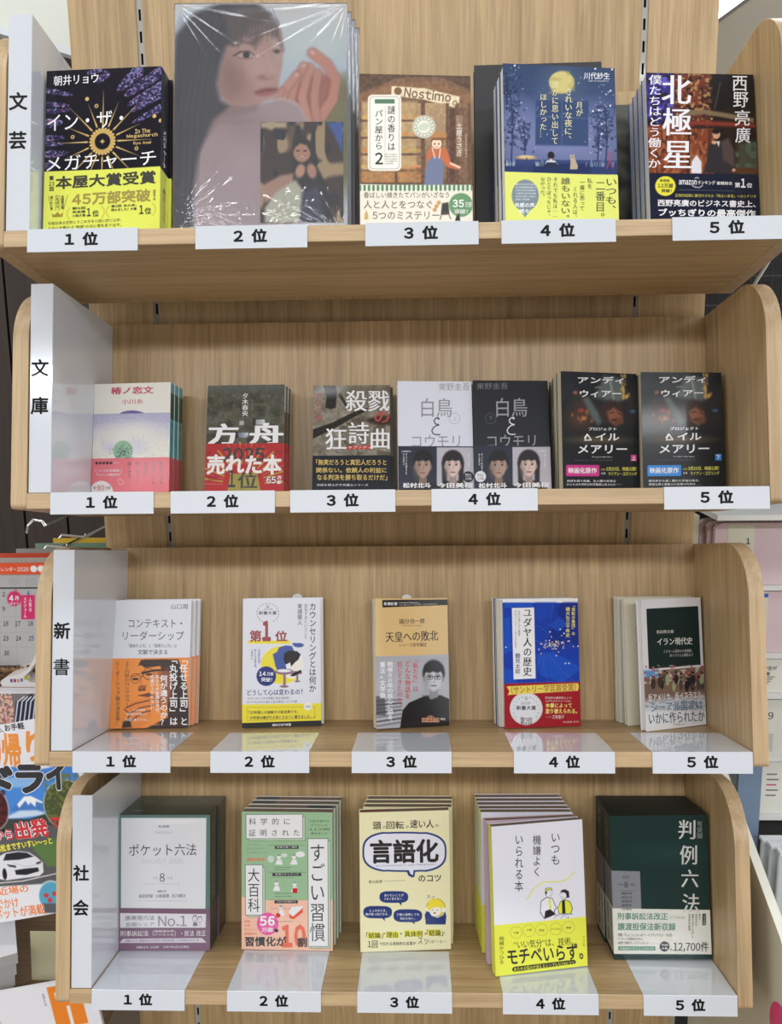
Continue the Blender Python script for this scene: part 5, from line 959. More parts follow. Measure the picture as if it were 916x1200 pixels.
# ================= lowest tray
def low_1():
    P = (-338.7, 96.4, -0.7, 0.0, 0, 132.8, 191.0); sp = 59
    a = Art([(84, 202), (701, 208), (691, 1117), (70, 1109)], P[5], P[6], 0.6).fill((92, 122, 116)); G = (92, 122, 116); M = (122, 92, 112)
    a.poly([(106, 222), (676, 228), (664, 836), (98, 824)], (216, 217, 220), 1); a.ell(470, 250, 120, 14, (232, 232, 234), 8, .7)
    a.poly([(60, 826), (710, 838), (710, 1200), (60, 1200)], M); a.C[a.gz < sp-1] = M
    a.poly([(92, 858), (668, 870), (664, 962), (92, 956)], (214, 214, 218), 1); a.poly([(86, 1058), (110, 1030), (640, 1030), (670, 1062)], (206, 200, 208), 1); D_ = (60, 60, 62); Gy = (172, 172, 176)
    a.text('有斐閣', 354, 274, 426, 290, D_); a.text('YUHIKAKU', 328, 314, 444, 330, Gy); a.text('ポケット六法', 156, 398, 608, 478, D_); a.text('POCKET 2026', 244, 498, 518, 530, (196, 196, 200)); a.text('令和', 312, 616, 346, 634, Gy); a.text('8', 360, 594, 394, 652, D_); a.text('年版', 410, 618, 446, 636, Gy)
    a.line([(262, 664), (488, 668), (488, 682)], 2, Gy); a.line([(262, 664), (262, 676)], 2, Gy); a.text('編集代表', 344, 708, 404, 722, D_); a.text('森田宏樹  小泉直樹  石川健治', 220, 734, 532, 758, (70, 70, 74)); a.line([(212, 776), (544, 782)], 2, Gy)
    Pu = (112, 96, 108)
    a.text('携帯用六法', 126, 876, 322, 908, Pu); a.text('全国シェア', 126, 920, 322, 948, Pu); a.text('No.1', 348, 880, 540, 950, (140, 122, 138)); a.text('刑事訴訟法（', 92, 976, 320, 1014, W_); a.text('情報通信等', 322, 974, 452, 990, W_); a.text('デジタル化', 322, 998, 452, 1012, W_); a.text('）・民法 改正', 456, 978, 666, 1018, W_)
    a.text('【補注付】最新改正内容を収録完備した判例付の六法', 128, 1036, 618, 1052, (110, 96, 110)); a.text('収録法令 205件', 200, 1080, 352, 1096, W_); a.text('令和7年9月1日現在', 378, 1080, 552, 1096, W_)
    for cx, cy in ((592, 900), (626, 906)): a.ell(cx, cy, 16, 20, (120, 104, 118), 1); a.ell(cx, cy+1, 13, 16, (222, 218, 222), 1); a.dots([(cx-5, cy), (cx+5, cy)], 1.6, D_)
    a.poly([(578, 950), (584, 924), (606, 924), (612, 950)], (120, 104, 118), 1); a.poly([(616, 950), (620, 930), (636, 930), (640, 950)], (206, 196, 204), 1); a.dots([(586, 882), (600, 880), (618, 890), (634, 888)], 5, (120, 104, 118))
    kw = dict(jacket=(66, 84, 78), sp=(46, 62, 60), band=M, bsp=(46, 62, 60), split=sp, gloss=(0.3, 0.2), box=True)
    g, c, b = make_book(4, P, 46, 'thick grey green boxed ポケット六法 law book beside the 社会 sign, front copy', **kw); finish(a, c, b, sp, (0.3, 0.2)); side_text(c, 'ポケット六法 令和8年版', P[5]/2+.1, 70, 176, 16, 27, (160, 170, 164))
    r = copies(4, P, 46, 1, 'the thick grey green boxed law book', dx=1.5, **kw); side_text(r[0][1], 'ポケット六法 令和8年版', P[5]/2+.1, 70, 176, 16, 27, (160, 170, 164))
    for q in (c, r[0][1]): 
        flat = MB().box(-52, -36, 16, 24, 191.02, 191.1, mat('small_print', (120, 130, 124), .6)); flat.build('top_print', q)
low_1()
def low_2():
    P = (-162.5, 92.2, 1.3, 0.5, 0, 130.9, 193.8)
    a = Art([(52, 156), (673, 165), (672, 1116), (47, 1101)], P[5], P[6], 0.55).fill((150, 184, 146)); T = (52, 54, 56); Wh = (226, 226, 226); Sh = (124, 156, 122); O = (226, 110, 82)
    a.rect(0, 742, 205, 1200, (236, 186, 164)).rect(205, 765, 800, 1200, (236, 186, 164)).grad(190, 700, 700, 780, (150, 184, 146), (236, 186, 164), .0)
    for (x0, y0, x1, y1) in ((82, 178, 468, 342), (506, 346, 640, 1084), (76, 524, 192, 866)): a.rect(x0+14, y0+16, x1+18, y1+16, T, 0); a.rect(x0+16, y0+18, x1+16, y1+14, (184, 206, 180)); a.rect(x0-3, y0-3, x1+3, y1+3, T); a.rect(x0, y0, x1, y1, Wh)
    for y, x0, x1 in ((390, 278, 440), (576, 260, 458), (764, 274, 434)): a.line([(232, y-2), (490, y)], 1.4, T, .8); a.rect(x0, y+4, x1, y+24, T)
    for cx, cy in ((306, 500), (408, 500), (288, 680), (412, 688), (318, 850)):
        a.ell(cx, cy-30, 14, 16, Wh, 1); a.poly([(cx-26, cy+22), (cx-16, cy-12), (cx+16, cy-12), (cx+26, cy+22)], Wh, 2); a.line([(cx-14, cy-12), (cx-24, cy+10)], 2, T, .6); a.ell(cx, cy-42, 12, 6, (140, 150, 140), 1)
    a.ell(452, 452, 32, 20, Wh, 1); a.ell(250, 484, 22, 24, (196, 210, 200), 1); a.rect(322, 446, 362, 470, (206, 216, 206), 1, r=8); a.rect(398, 684, 432, 718, (190, 40, 48), 1, r=6); a.ell(298, 870, 16, 16, (200, 60, 50), 1); a.dots([(392, 478), (334, 670)], 4, O)
    a.poly([(372, 850), (392, 812), (470, 808), (448, 852), (400, 876)], Wh, 1); a.poly([(372, 860), (400, 880), (468, 820), (468, 850), (404, 898), (378, 890)], (220, 90, 66), 1)
    a.ell(226, 928, 74, 77, (222, 92, 160), 1); a.ell(286, 974, 14, 12, T, 1)
    a.text('科学的に', 100, 202, 382, 248, T, track=.5); a.text('証明された', 100, 280, 448, 326, T, track=.5); a.text('すごい習慣', 516, 384, 620, 1050, T, v=True); a.text('大百科', 92, 546, 172, 846, T, v=True)
    for i, st in enumerate(('人生が変わる', 'テクニック', '112個', '集めました')): a.text(st, 512+i % 2*14, 216+i*28, 652-i % 2*14, 232+i*28, T)
    for i, st in enumerate(('ハーバード', 'スタンフォード', 'オックスフォード')): a.text(st, 86, 376+i*28, (178, 208, 222)[i], 390+i*28, (110, 116, 104))
    a.text('堀田秀吾', 84, 474, 212, 498, O, b=.012); a.text('目標を置く場所', 292, 396, 430, 408, Wh); a.text('習慣スタッキング', 280, 582, 442, 594, Wh); a.text('ごほうびを用意する', 290, 770, 420, 782, Wh)
    for y in (540, 556, 720, 740, 912): a.small(276, y-6, 440, y+6, T, 1, a=.6)
    for y in (612, 824): a.small(246, y-6, 470, y+6, (110, 110, 100), 1, a=.5)
    a.text('56', 172, 872, 276, 942, W_, b=.04); a.text('万部', 184, 952, 264, 984, W_, b=.03); a.text('10', 318, 932, 488, 1092, O, b=.05); a.text('習慣化が', 70, 1014, 356, 1082, T, b=.03); a.text('割', 430, 1022, 496, 1088, T, b=.035)
    for i, st in enumerate(('勉強', '仕事', 'ダイエット', '健康維持')): a.text(st, 68, 902+i*28, (106, 106, 154, 154)[i], 918+i*28, O)
    kw = dict(jacket=(214, 216, 206), sp=(150, 184, 146), gloss=(0.35, 0.15))
    g, c, b = make_book(4, P, 19, 'pale green and peach book with pink 56万部 disc on the lowest tray, front copy', **kw); finish(a, c, None, 0, (0.35, 0.15))
    for i, (gg, cc, bb) in enumerate(copies(4, P, 19, 3, 'the pale green and peach book', dx=2.2, gap=.5, **kw)):
        MB().box(-64 if i else 24, -30 if i else 60, 2, 17, 193.0, 193.2, mat('bookmark_card', (84, 100, 104), .5)).build('bookmark', gg)
low_2()
def low_3():
    P = (6.6, 91.5, -4.8, 0.5, -0.2, 128.6, 194.7)
    a = Art([(62, 162), (676, 143), (692, 1093), (73, 1117)], P[5], P[6], 0.5).fill((230, 224, 182)); N = (40, 58, 118); T = (34, 32, 34)
    def bub(x0, y0, x1, y1, c, tail, n=24, wob=.04):
        cx, cy, rx, ry = (x0+x1)/2, (y0+y1)/2, (x1-x0)/2, (y1-y0)/2; pts = []
        for i in range(48):
            t = 2*PI*i/48; e = 2.9; ct, st = math.cos(t), math.sin(t); pts.append((cx+rx*math.copysign(abs(ct)**(2/e), ct)*(1-wob*math.cos(2*t)*0), cy+ry*math.copysign(abs(st)**(2/e), st)*(1-wob*(abs(ct) < .3))))
        a.poly(pts, c, 1); a.poly(tail, c, 1)
    bub(84, 286, 660, 572, N, [(384, 552), (448, 552), (440, 600), (424, 604), (398, 590)]); bub(96, 298, 648, 560, (222, 222, 232), [(398, 545), (436, 545), (430, 590), (412, 578)])
    bub(202, 696, 398, 780, N, [(330, 772), (352, 770), (354, 798)]); bub(92, 798, 288, 886, N, [(216, 880), (236, 878), (242, 904)]); bub(298, 820, 494, 912, N, [(414, 904), (438, 902), (446, 926)])
    a.ell(588, 810, 64, 62, T, 1); a.ell(588, 810, 62, 60, (240, 214, 60), 1); a.ell(580, 832, 42, 38, (242, 234, 222), 1); a.poly([(520, 925), (512, 860), (530, 820), (560, 868), (600, 880), (640, 860), (650, 830), (660, 870), (654, 925)], N, 2); a.ell(536, 820, 16, 18, (242, 234, 222), 1); a.ell(640, 826, 15, 18, (242, 234, 222), 1)
    a.poly([(530, 820), (540, 760), (590, 745), (640, 790), (630, 815), (600, 805), (560, 812), (545, 830)], (240, 214, 60), 2); a.line([(562, 828), (572, 822)], 3, T); a.line([(592, 824), (602, 828)], 3, T); a.ell(580, 846, 8, 6, (180, 70, 60), 1)
    for x0, x1, y in ((120, 212, 1004), (242, 336, 1000), (370, 500, 990), (532, 628, 984)): a.rect(x0, y-24, x1, y+18, (246, 226, 70), 1)
    a.text('頭', 156, 224, 212, 278, T, b=.012); a.text('の', 222, 250, 244, 272, T); a.text('回転', 248, 220, 368, 272, T, b=.012); a.text('が', 380, 246, 402, 268, T); a.text('速い人', 410, 208, 572, 266, T, b=.012); a.text('の', 582, 238, 606, 260, T)
    a.text('言語化', 136, 342, 606, 506, T, b=.032, rot=-1.2); a.text('How To Verbalization For Quick Thinking People.', 176, 514, 584, 526, N, rot=-2); a.text('のコツ', 468, 586, 624, 632, T, b=.018, rot=-1); a.text('金山拓夢', 126, 622, 222, 644, T); a.line([(236, 630), (376, 624)], 2, (120, 120, 110))
    for st, x0, y0, x1 in (('言いたいことが', 234, 716, 368), ('うまく言えない…', 234, 740, 370), ('とっさのとき、', 134, 822, 250), ('頭が真っ白になる…', 106, 846, 276), ('丁寧に説明しても', 318, 848, 474), ('伝わらない…', 344, 874, 450)): a.text(st, x0, y0, x1, y0+18, W_, b=.01, rot=-1)
    a.text('スッ', 524, 724, 578, 746, T); a.text('「結論」', 112, 980, 226, 1020, T, b=.01, rot=-1); a.text('理由', 250, 976, 328, 1016, T, b=.01); a.text('具体例', 374, 970, 496, 1010, T, b=.01, rot=-1); a.text('「結論」', 526, 960, 638, 1004, T, b=.01, rot=-1)
    for x in (236, 352, 520): a.poly([(x-6, 982), (x+6, 988), (x-6, 996)], T)
    a.text('で', 640, 978, 652, 992, T); a.text('1回', 122, 1036, 190, 1086, T, mn=.012); a.text('で伝わる具体的な言葉が', 202, 1044, 452, 1068, T, b=.006, rot=-1); a.text('スッ', 466, 1014, 536, 1062, T); a.text('と出てくる！？', 540, 1030, 656, 1052, T, rot=-1)
    kw = dict(jacket=(230, 224, 182), gloss=(0.4, 0.1), spine='R')
    g, c, b = make_book(4, P, 17, 'cream book with big blue outlined speech bubble reading 言語化, front copy', **kw); finish(a, c, None, 0, (0.4, 0.1))
    MB().box(-62, -20, 6.5, 9.5, 193.9, 194.1, mat('endpaper', (176, 50, 46), .6)).build('endpaper', g)
    copies(4, (8.5, 87.0, 0, 0.5, 0, 128.6, 194.7), 18, 3, 'the cream speech bubble book', dx=1.4, gap=.8, **kw)
low_3()
def low_4():
    P = (191.0, 146, -12.9, 2.3, -0.4, 130.6, 194.6); sp = 66
    a = Art([(107, 237), (661, 190), (695, 1084), (135, 1152)], P[5], P[6], 0.5).fill((218, 218, 226)); Y = (216, 219, 76); T = (38, 36, 40)
    a.poly([(60, 846), (760, 780), (760, 1300), (60, 1300)], Y); a.C[a.gz < sp-1] = Y
    # two chatting figures
    a.poly([(404, 760), (410, 690), (440, 668), (480, 672), (500, 720), (510, 730), (496, 745), (490, 775), (430, 800)], T, 0); a.poly([(407, 757), (413, 693), (442, 671), (478, 675), (497, 722), (505, 730), (492, 743), (487, 772), (432, 796)], (222, 222, 228), 0); a.poly([(430, 800), (436, 752), (466, 740), (500, 768), (470, 785)], T, 1)
    a.poly([(455, 680), (470, 678), (474, 738), (462, 742)], Y, 1); a.ell(457, 640, 22, 28, T, 1); a.ell(458, 641, 20, 26, (222, 222, 228), 1); a.poly([(434, 640), (438, 612), (470, 608), (482, 624), (462, 622), (448, 630), (446, 652)], T, 0); a.poly([(437, 638), (441, 615), (468, 611), (478, 622), (460, 619), (446, 628)], Y, 0)
    a.poly([(518, 768), (512, 730), (530, 690), (556, 680), (590, 694), (604, 736), (594, 768)], T, 0); a.poly([(521, 766), (515, 730), (532, 693), (556, 683), (588, 697), (600, 736), (590, 766)], (218, 222, 60), 0); a.poly([(538, 690), (556, 684), (560, 766), (540, 768)], T, 0)
    a.ell(549, 650, 24, 28, T, 1); a.ell(547, 651, 21, 25, (222, 222, 228), 1); a.poly([(534, 624), (556, 618), (580, 630), (584, 668), (568, 670), (562, 644), (546, 636), (532, 640)], T, 1); a.dots([(466, 638), (538, 646)], 2, T); a.line([(462, 656), (470, 654)], 2, T); a.line([(538, 664), (546, 664)], 2, T)
    a.line([(480, 775), (606, 770)], 2, T); a.line([(490, 796), (500, 780), (520, 782)], 2, T); a.line([(530, 796), (546, 778), (560, 782)], 2, T); a.line([(566, 790), (578, 792), (576, 780)], 2, T)
    a.line([(324, 684), (360, 620), (420, 576), (480, 572), (540, 570), (580, 550), (616, 510)], 7, (214, 218, 76), .8)
    for cx, cy in ((258, 882), (336, 872), (414, 866), (500, 860), (578, 850)): a.ring(cx, cy, 36, 2, (130, 132, 60), .8)
    a.poly([(234, 1104), (246, 1092), (612, 1048), (622, 1056), (622, 1068), (612, 1074), (246, 1122), (236, 1116)], T, 1)
    a.text('いつも', 472, 278, 524, 468, T, v=True, b=.004, rot=0); a.text('機嫌よく', 360, 286, 410, 540, T, v=True, b=.004); a.text('いられる本', 250, 292, 302, 632, T, v=True, b=.004)
    for st, cx, cy in (('仕事', 258, 884), ('人間', 336, 866), ('家庭', 414, 868), ('メンタル', 500, 860), ('健康', 578, 852)): w2 = 8*len(st); a.text(st, cx-w2, cy-7, cx+w2, cy+7, T)
    a.text('“いい気分”は、技術。', 244, 920, 606, 970, T, rot=-4); a.text('モチベいらず。', 204, 962, 666, 1064, T, b=.02, rot=-5); a.text('あらゆる悩みが消えるシンプルな29のコツ', 244, 1074, 614, 1098, Y, b=.006, rot=-6.5); a.text('岡崎かつひろ', 156, 908, 184, 1076, T, v=True); a.text('ナツメ社', 664, 902, 678, 966, (90, 92, 50), v=True)
    kw = dict(jacket=(218, 218, 226), sp=Y, band=Y, split=sp, gloss=(0.35, 0.15), spine='L')
    g, c, b = make_book(4, P, 15, 'white book with lemon yellow band and two chatting figures, leaning out in front', **kw); finish(a, c, b, sp, (0.35, 0.15))
    make_book(4, (183.5, 119.4, -8.5, .8, 0, 129.5, 194.2), 13, 'plain dusty pink book directly behind the white book with lemon yellow band', jacket=(196, 168, 180), gloss=(.5, .05), spine='L')
    copies(4, (180, 112.2, -1.0, .3, 0, 129.6, 195.5), 17.2, 5, 'the white book with lemon yellow band', dx=-.8, gap=.9, **kw)
low_4()
def low_5():
    P = (362.0, 112, 0.7, 0.3, -1.0, 133, 195.9); sp = 70
    a = Art([(132, 185), (785, 175), (828, 1117), (170, 1122)], P[5], P[6], 0.55).fill((24, 50, 48)); Gy = (128, 130, 136)
    a.poly([(146, 542), (340, 546), (352, 830), (160, 830)], Gy, 1); a.ell(560, 430, 240, 60, (40, 70, 70), 50, .5)
    a.poly([(100, 788), (860, 796), (860, 1086), (160, 1086), (100, 1086)], (216, 216, 208)); 
    z1 = sp-.5; z0 = 8; Gr = (84, 136, 112); T = (50, 50, 52)
    a.rect(196, 1036, 446, 1062, Gr, 1); a.ell(508, 1036, 33, 33, T, 1); a.rect(762, 820, 786, 896, T, 1, r=6)
    for i, ch in enumerate('判例六法'): x0, y0 = ((596, 208), (608, 374), (618, 532), (626, 690))[i]; a.text(ch, x0, y0, x0+116, y0+(126 if i != 2 else 116), (200, 200, 196), mn=.014)
    a.text('有斐閣', 722, 214, 760, 330, (140, 146, 142), v=True); a.text('2026', 222, 574, 270, 592, T); a.text('令和', 196, 626, 222, 640, T); a.text('8', 234, 614, 260, 652, T, b=.01); a.text('年版', 274, 626, 302, 640, T); a.line([(190, 672), (310, 672)], 1.5, T, .6)
    for i, st in enumerate(('編集代表', '佐伯仁志', '道垣内', '酒巻匡', '大村敦志')): a.text(st, 216, 682+i*26, 286, 698+i*26, T)
    a.text('刑事訴訟法改正', 188, 816, 528, 862, Gr, b=.014); a.text('［デジタル化］', 536, 836, 644, 856, (130, 150, 136)); a.text('譲渡担保法新収録', 192, 882, 582, 932, Gr, b=.014); a.text('特製「ちょこっとはっぱー」インデックスシール付き', 194, 950, 558, 972, T); a.text('アンケート回答者の中から', 194, 978, 358, 996, T); a.text('抽選で限定グッズプレゼント', 194, 1004, 400, 1022, T); a.text('重要最新判例を含め厳選収録', 206, 1042, 436, 1056, (222, 226, 216))
    a.text('判例', 486, 1018, 530, 1034, (226, 226, 220), b=.01); a.text('件数', 486, 1040, 530, 1056, (226, 226, 220), b=.01); a.text('約', 544, 1048, 560, 1064, T); a.text('12,700件', 566, 1004, 804, 1070, T, mn=.012); a.text('2026年版', 766, 826, 782, 890, (226, 226, 220), v=True)
    for i, st in enumerate(('憲法', '刑訴法ほか', '重要法令改正に対応した', '民事訴訟法関連')): a.text(st, 736-i*23, 820, 750-i*23, 820+(40, 80, 160, 110)[i], T, v=True)
    kw = dict(jacket=(20, 40, 40), sp=(52, 62, 62), gloss=(0.55, 0.05), spine='L', box=True)
    g, c, b = make_book(4, P, 48, 'thick dark green boxed 判例六法 law book with white paper band, front copy', **kw); finish(a, c, None, 0, (0.25, 0.35))
    r = copies(4, (361, 109.3, 0, 0, 0, 133, 195.9), 48, 1, 'the thick dark green boxed law book', dx=-1.0, gap=.8, **kw)
    for q, ww in ((c, -P[5]/2), (r[0][1], -P[5]/2)):
        MB().box(ww-.12, ww-.02, .2, 47.8, 72, 122, mat('spine_label', (120, 122, 128), .4)).build('spine_label', q)
        m = MB().box(ww-.35, ww-.02, -.2 if q is c else .1, 48, 8, 71, mat('paper_band', (214, 216, 204), .4)).build('spine_band', q)
        side_text(q, '最新判例と法改正', ww-.45, 14, 66, 6, 16, (60, 66, 60), right=False); side_text(q, '刑訴法改正 新収録', ww-.45, 14, 66, 24, 38, Gr, b=.01, right=False)
        side_text(q, '判例六法', ww-.2, 130, 186, 16, 30, (150, 154, 150), right=False)
low_5()
# ================= what stands around the unit
def part(mb, name, parent, **k): return mb.build(name, parent, **k)
# --- left: pale header board, dark shelving behind, calendars, magazines
g = thing('header_board', 'pale greenish white header board above the neighbouring shelf at upper left', 'sign', at(0, 352, 0))
pr = [(-1500, 900), (-1500, 800), (-667, 546), (-548, 509), (-455, 479), (-455, 900)]
part(MB().prism(pr, 0, 14, 'y', mat('pale_board', (232, 238, 228), .5)), 'board', g)
pr = [(-1500, 800), (-1500, 789), (-667, 535), (-548, 498), (-455, 469), (-455, 479), (-548, 509), (-667, 546)]
part(MB().prism(pr, -6, 20, 'y', mat('light_rail_plastic', (232, 238, 246), .3)), 'edge_rail', g)
g = thing('rear_shelf_back', 'dark brown back boards of the neighbouring magazine fixture at left', 'fixture', at(0, 640, 0))
DB = wood('dark_brown_laminate', 2, (40, 30, 24), (56, 43, 34), 0.6)
for i in range(11): part(MB().box(-1500+i*95, -1500+i*95+90, 0, 14, -1440, 620, DB), 'board', g)
part(MB().box(-1500, -458, 14, 20, -1440, 620, mat('dark_void', (14, 12, 11), .9)), 'backing', g)
CH = mat('chrome', (225, 225, 222), .12, 0, 1.0)
# calendars hung one behind the other
CALS = [(260, (214, 84, 52), 'front'), (300, (176, 170, 160), 'second'), (340, (198, 74, 50), 'third'), (380, (150, 146, 138), 'fourth'), (430, (112, 140, 120), 'fifth'), (480, (206, 168, 52), 'rearmost')]
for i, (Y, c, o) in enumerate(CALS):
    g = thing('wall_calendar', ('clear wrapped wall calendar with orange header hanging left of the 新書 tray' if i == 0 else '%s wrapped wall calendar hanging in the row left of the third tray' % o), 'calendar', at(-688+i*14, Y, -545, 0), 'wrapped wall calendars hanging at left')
    pg = part(MB().box(-88, 88+i*22, 0, 1.5, 0, 168, mat('shaded_calendar_paper', (176, 176, 174), .5)), 'page', g)  # paper grey includes the shade the calendars hang in
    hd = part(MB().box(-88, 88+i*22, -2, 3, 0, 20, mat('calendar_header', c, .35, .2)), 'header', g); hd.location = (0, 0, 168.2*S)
    if i == 0:
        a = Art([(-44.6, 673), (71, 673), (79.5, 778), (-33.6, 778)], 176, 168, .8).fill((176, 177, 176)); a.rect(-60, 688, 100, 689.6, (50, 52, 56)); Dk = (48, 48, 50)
        for x in (-18, 1, 20, 39, 58): a.line([(x-2, 690), (x, 780)], .5, (160, 160, 158), .7)
        for y in (706, 722, 740, 757): a.line([(-60, y), (100, y)], .5, (160, 160, 158), .7)
        a.ell(17, 701, 8.4, 8.6, (206, 52, 108), 1); a.rect(25, 697, 41, 725, (206, 52, 108), .5)
        for st, x, y, c2 in (('2', 3, 694, Dk), ('3', 17, 691, (190, 50, 60)), ('4', 32, 693, (50, 70, 150)), ('9', 3, 711, Dk), ('16', 4, 728, Dk), ('17', 18, 728, Dk), ('18', 33, 728, (60, 60, 140)), ('23', 4, 745, Dk), ('24', 19, 745, Dk), ('25', 34, 745, (60, 60, 140)), ('30', 5, 762, Dk)): a.text(st, x, y-1, x+3*len(st), y+4.5, c2, b=.02)
        a.text('4', 11, 697, 16, 704, W_, b=.03); a.text('月', 17.5, 698, 22, 703, W_, b=.02); a.text('始まり', 12, 705, 22, 708, W_); a.text('人気の', 34, 700, 37.5, 716, W_, v=True, b=.02); a.text('スケジュール', 28, 700, 31.5, 723, W_, v=True, b=.02)
        a.small(11, 677, 24, 686, (120, 120, 120), 5, a=.5); a.small(30, 677, 43, 686, (120, 120, 120), 5, a=.5)
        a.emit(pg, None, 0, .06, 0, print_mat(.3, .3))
        a = Art([(-44, 660), (71, 660), (71, 672), (-44, 672)], 176, 20, .8).fill((216, 88, 54)); a.ell(41, 666, 4, 3.6, W_, .3); a.ell(49.5, 666, 4, 3.6, W_, .3); a.text('カレンダー', -2, 664, 21, 668.6, W_, b=.01); a.text('2026', 22, 664, 35, 668.6, W_, b=.01); a.emit(hd, None, 0, 2.1, 0, print_mat(.3, .3))
    else:
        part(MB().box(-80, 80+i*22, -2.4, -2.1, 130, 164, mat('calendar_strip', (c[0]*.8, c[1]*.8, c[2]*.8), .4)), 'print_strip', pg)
for i, (x, z, L) in enumerate(((-616, -278, 34), (-560, -300, 46), (-590, -318, 40))):
    g = thing('display_hook', ('bent chrome display hook above the calendars at far left', 'long chrome display hook above the calendars, nearest the third tray', 'lowest chrome display hook above the calendars')[i], 'hook', at(x, 236, z), 'chrome hooks over the calendars')
    part(MB().tube([(-26, 0, -20), (-20, -6, -6), (-8, -10, 4), (8, -12, 2), (L-20, -14, -6)] if i == 0 else [(-L/2, -6, -6), (-L/2+6, -10, 0), (L/2, -14, -3), (L/2+4, -14, 2)], 2.2, CH), 'rod', g); part(MB().box(L/2-14, L/2-6, 0, 250, -8, -4, CH), 'arm', g)
g = thing('wicker_basket', 'brown woven wicker basket edge below the hanging calendar', 'basket', at(-700, 235, -640)); BR = mat('wicker', (96, 72, 46), .6); BR2 = mat('wicker_light', (134, 104, 68), .6)
for j in range(9):
    z = 8+j*11; part(MB().tube([(-90+i*9, (4 if (i+j) % 2 else -4), z) for i in range(21)], 4.6, BR if j % 2 else BR2, 6), 'strand', g)
for i in range(10): part(MB().tube([(-86+i*18, 0, 0), (-86+i*18, 0, 104)], 3, BR, 6), 'stake', g)
# curled magazines
for j, (dz, dx) in enumerate(((0, 0), (-15, -8))):
    g = thing('magazine', ('upper curled magazine with white cover' if j == 0 else 'lower curled magazine')+' resting under the calendar at left', 'magazine', at(-650+dx, 196, -556+dz), 'curled magazines at left')
    prof = [(-42, 2), (-40, 7), (-30, 13), (-8, 18), (8, 28), (20, 46), (30, 70), (60, 74), (60, 68), (34, 64), (25, 42), (12, 24), (0, 13), (10, 4), (60, 0), (60, -6), (-38, -4)] if j == 0 else [(-42, 2), (-38, 8), (-20, 9.5), (60, 8), (60, -4), (-38, -4)]
    c = part(MB().prism(prof, 0, 120, 'y', mat('magazine_cover', (222, 220, 222), .3, .3), mat('magazine_paper', (206, 196, 186), .5)), 'cover', g)
    if j == 0:
        mb = MB(); rs = random.Random(3)
        for i in range(7):
            m = mat('cover_print', rs.choice([(186, 186, 60), (120, 60, 110), (210, 140, 90), (90, 110, 160)]), .4); x = -24+i*6; mb.box(x, x+4, -.4, -.02, 14+max(0, (x+8))*.5-10, 14+max(0, (x+8))*.5-4, m)
        part(mb, 'cover_print', c)
    part(MB().box(-36, 58, 1, 119, -5.5, -4.1, mat('magazine_spine', (196, 130, 96), .5)), 'spine', g)
g = thing('magazine', 'magazine with blossom and striped jacket photo peeking out behind the drive magazine', 'magazine', at(-652, 172, -760, 0))
c = part(MB().box(-66, 70, 0, 4, 0, 200, mat('magazine_cover', (222, 220, 222), .3, .3)), 'cover', g)
a = Art([(-23, 810), (68, 810), (62, 945), (-26, 945)], 136, 200, .8).fill((216, 214, 216)); a.rect(-40, 812, 80, 850, (120, 116, 120)); a.noise(-40, 812, 16, 850, 1, 2.2, (226, 180, 160), 3, .4); a.noise(-40, 812, 16, 850, 1, 1.6, (210, 140, 120), 6, .62); a.poly([(14, 850), (20, 822), (40, 812), (44, 850)], (46, 50, 70), 1)
for i in range(5): a.line([(16+i*5, 848), (22+i*5, 822), (30+i*4, 816)], 1.4, (220, 222, 230))
a.emit(c, None, 0, .06, 0, print_mat(.25, .4))
# the drive magazine
M_ = at(-579.4, 8, -865) @ Matrix.Rotation(math.radians(-3.5), 4, 'Z') @ Matrix.Rotation(math.radians(-20), 4, 'X') @ Matrix.Rotation(math.radians(-11.3), 4, 'Y')
g = thing('magazine', 'travel guide magazine with mountain, white sports car and large ドライブ title leaning at left', 'magazine', M_)
c = part(MB().box(-106.7, 106.7, 0, 7, 0, 300, mat('magazine_cover', (222, 220, 222), .3, .3), {'right': PAGEW, 'bottom': PAGEW}), 'cover', g)
a = Art([(-38, 853), (106, 827), (114, 1062), (-42, 1089)], 213.4, 300, .8).fill((222, 222, 226))
def px(x, y, ox=0, oy=870, s=9.16): return (ox+x/s, oy+y/s)
Q = lambda L, **k: [px(*p, **k) for p in L]
a.poly(Q([(-400, 260), (100, 240), (300, 190), (460, 250), (900, 160), (1100, 700), (-400, 900)]), (70, 130, 206), 1); a.poly(Q([(80, 330), (520, 290), (520, 420), (80, 430)]), (146, 186, 224), 2, .8)
a.poly(Q([(200, 680), (280, 590), (360, 525), (430, 520), (470, 545), (560, 590), (640, 690)]), (70, 118, 186), 1); a.poly(Q([(280, 610), (360, 525), (430, 520), (480, 545), (555, 588), (540, 600), (480, 580), (470, 640), (420, 590), (400, 620), (370, 570), (300, 650)]), (226, 232, 240), .8)
a.poly(Q([(180, 735), (300, 680), (480, 675), (560, 700), (560, 730), (300, 760), (180, 770)]), (206, 218, 232), 1.4, .9); a.poly(Q([(-400, 820), (160, 770), (400, 770), (560, 720), (1100, 640), (1100, 1150), (-400, 1250)]), (54, 66, 62), 1)
a.ell(*px(20, 660), 18.5, 26, (226, 226, 226), 1); a.ell(*px(20, 660), 17.8, 25.2, (84, 34, 34), 1); a.noise(-40, 900, 18, 970, .7, 3, (50, 26, 30), 4, .5)
a.ell(*px(800, 620), 26.5, 30, (226, 226, 226), 1); a.ell(*px(800, 620), 25.8, 29.2, (74, 84, 52), 1); a.noise(64, 900, 110, 980, .8, 3, (110, 116, 60), 7, .55)
a.poly([(-60, 985), (110, 955), (120, 1030), (-60, 1040)], (88, 88, 90), 1); a.poly([(42, 985), (110, 970), (110, 1015), (60, 1012)], (90, 120, 70), 1.5); a.line([(-40, 1036), (30, 1030), (110, 1012)], 1.2, (210, 210, 210))
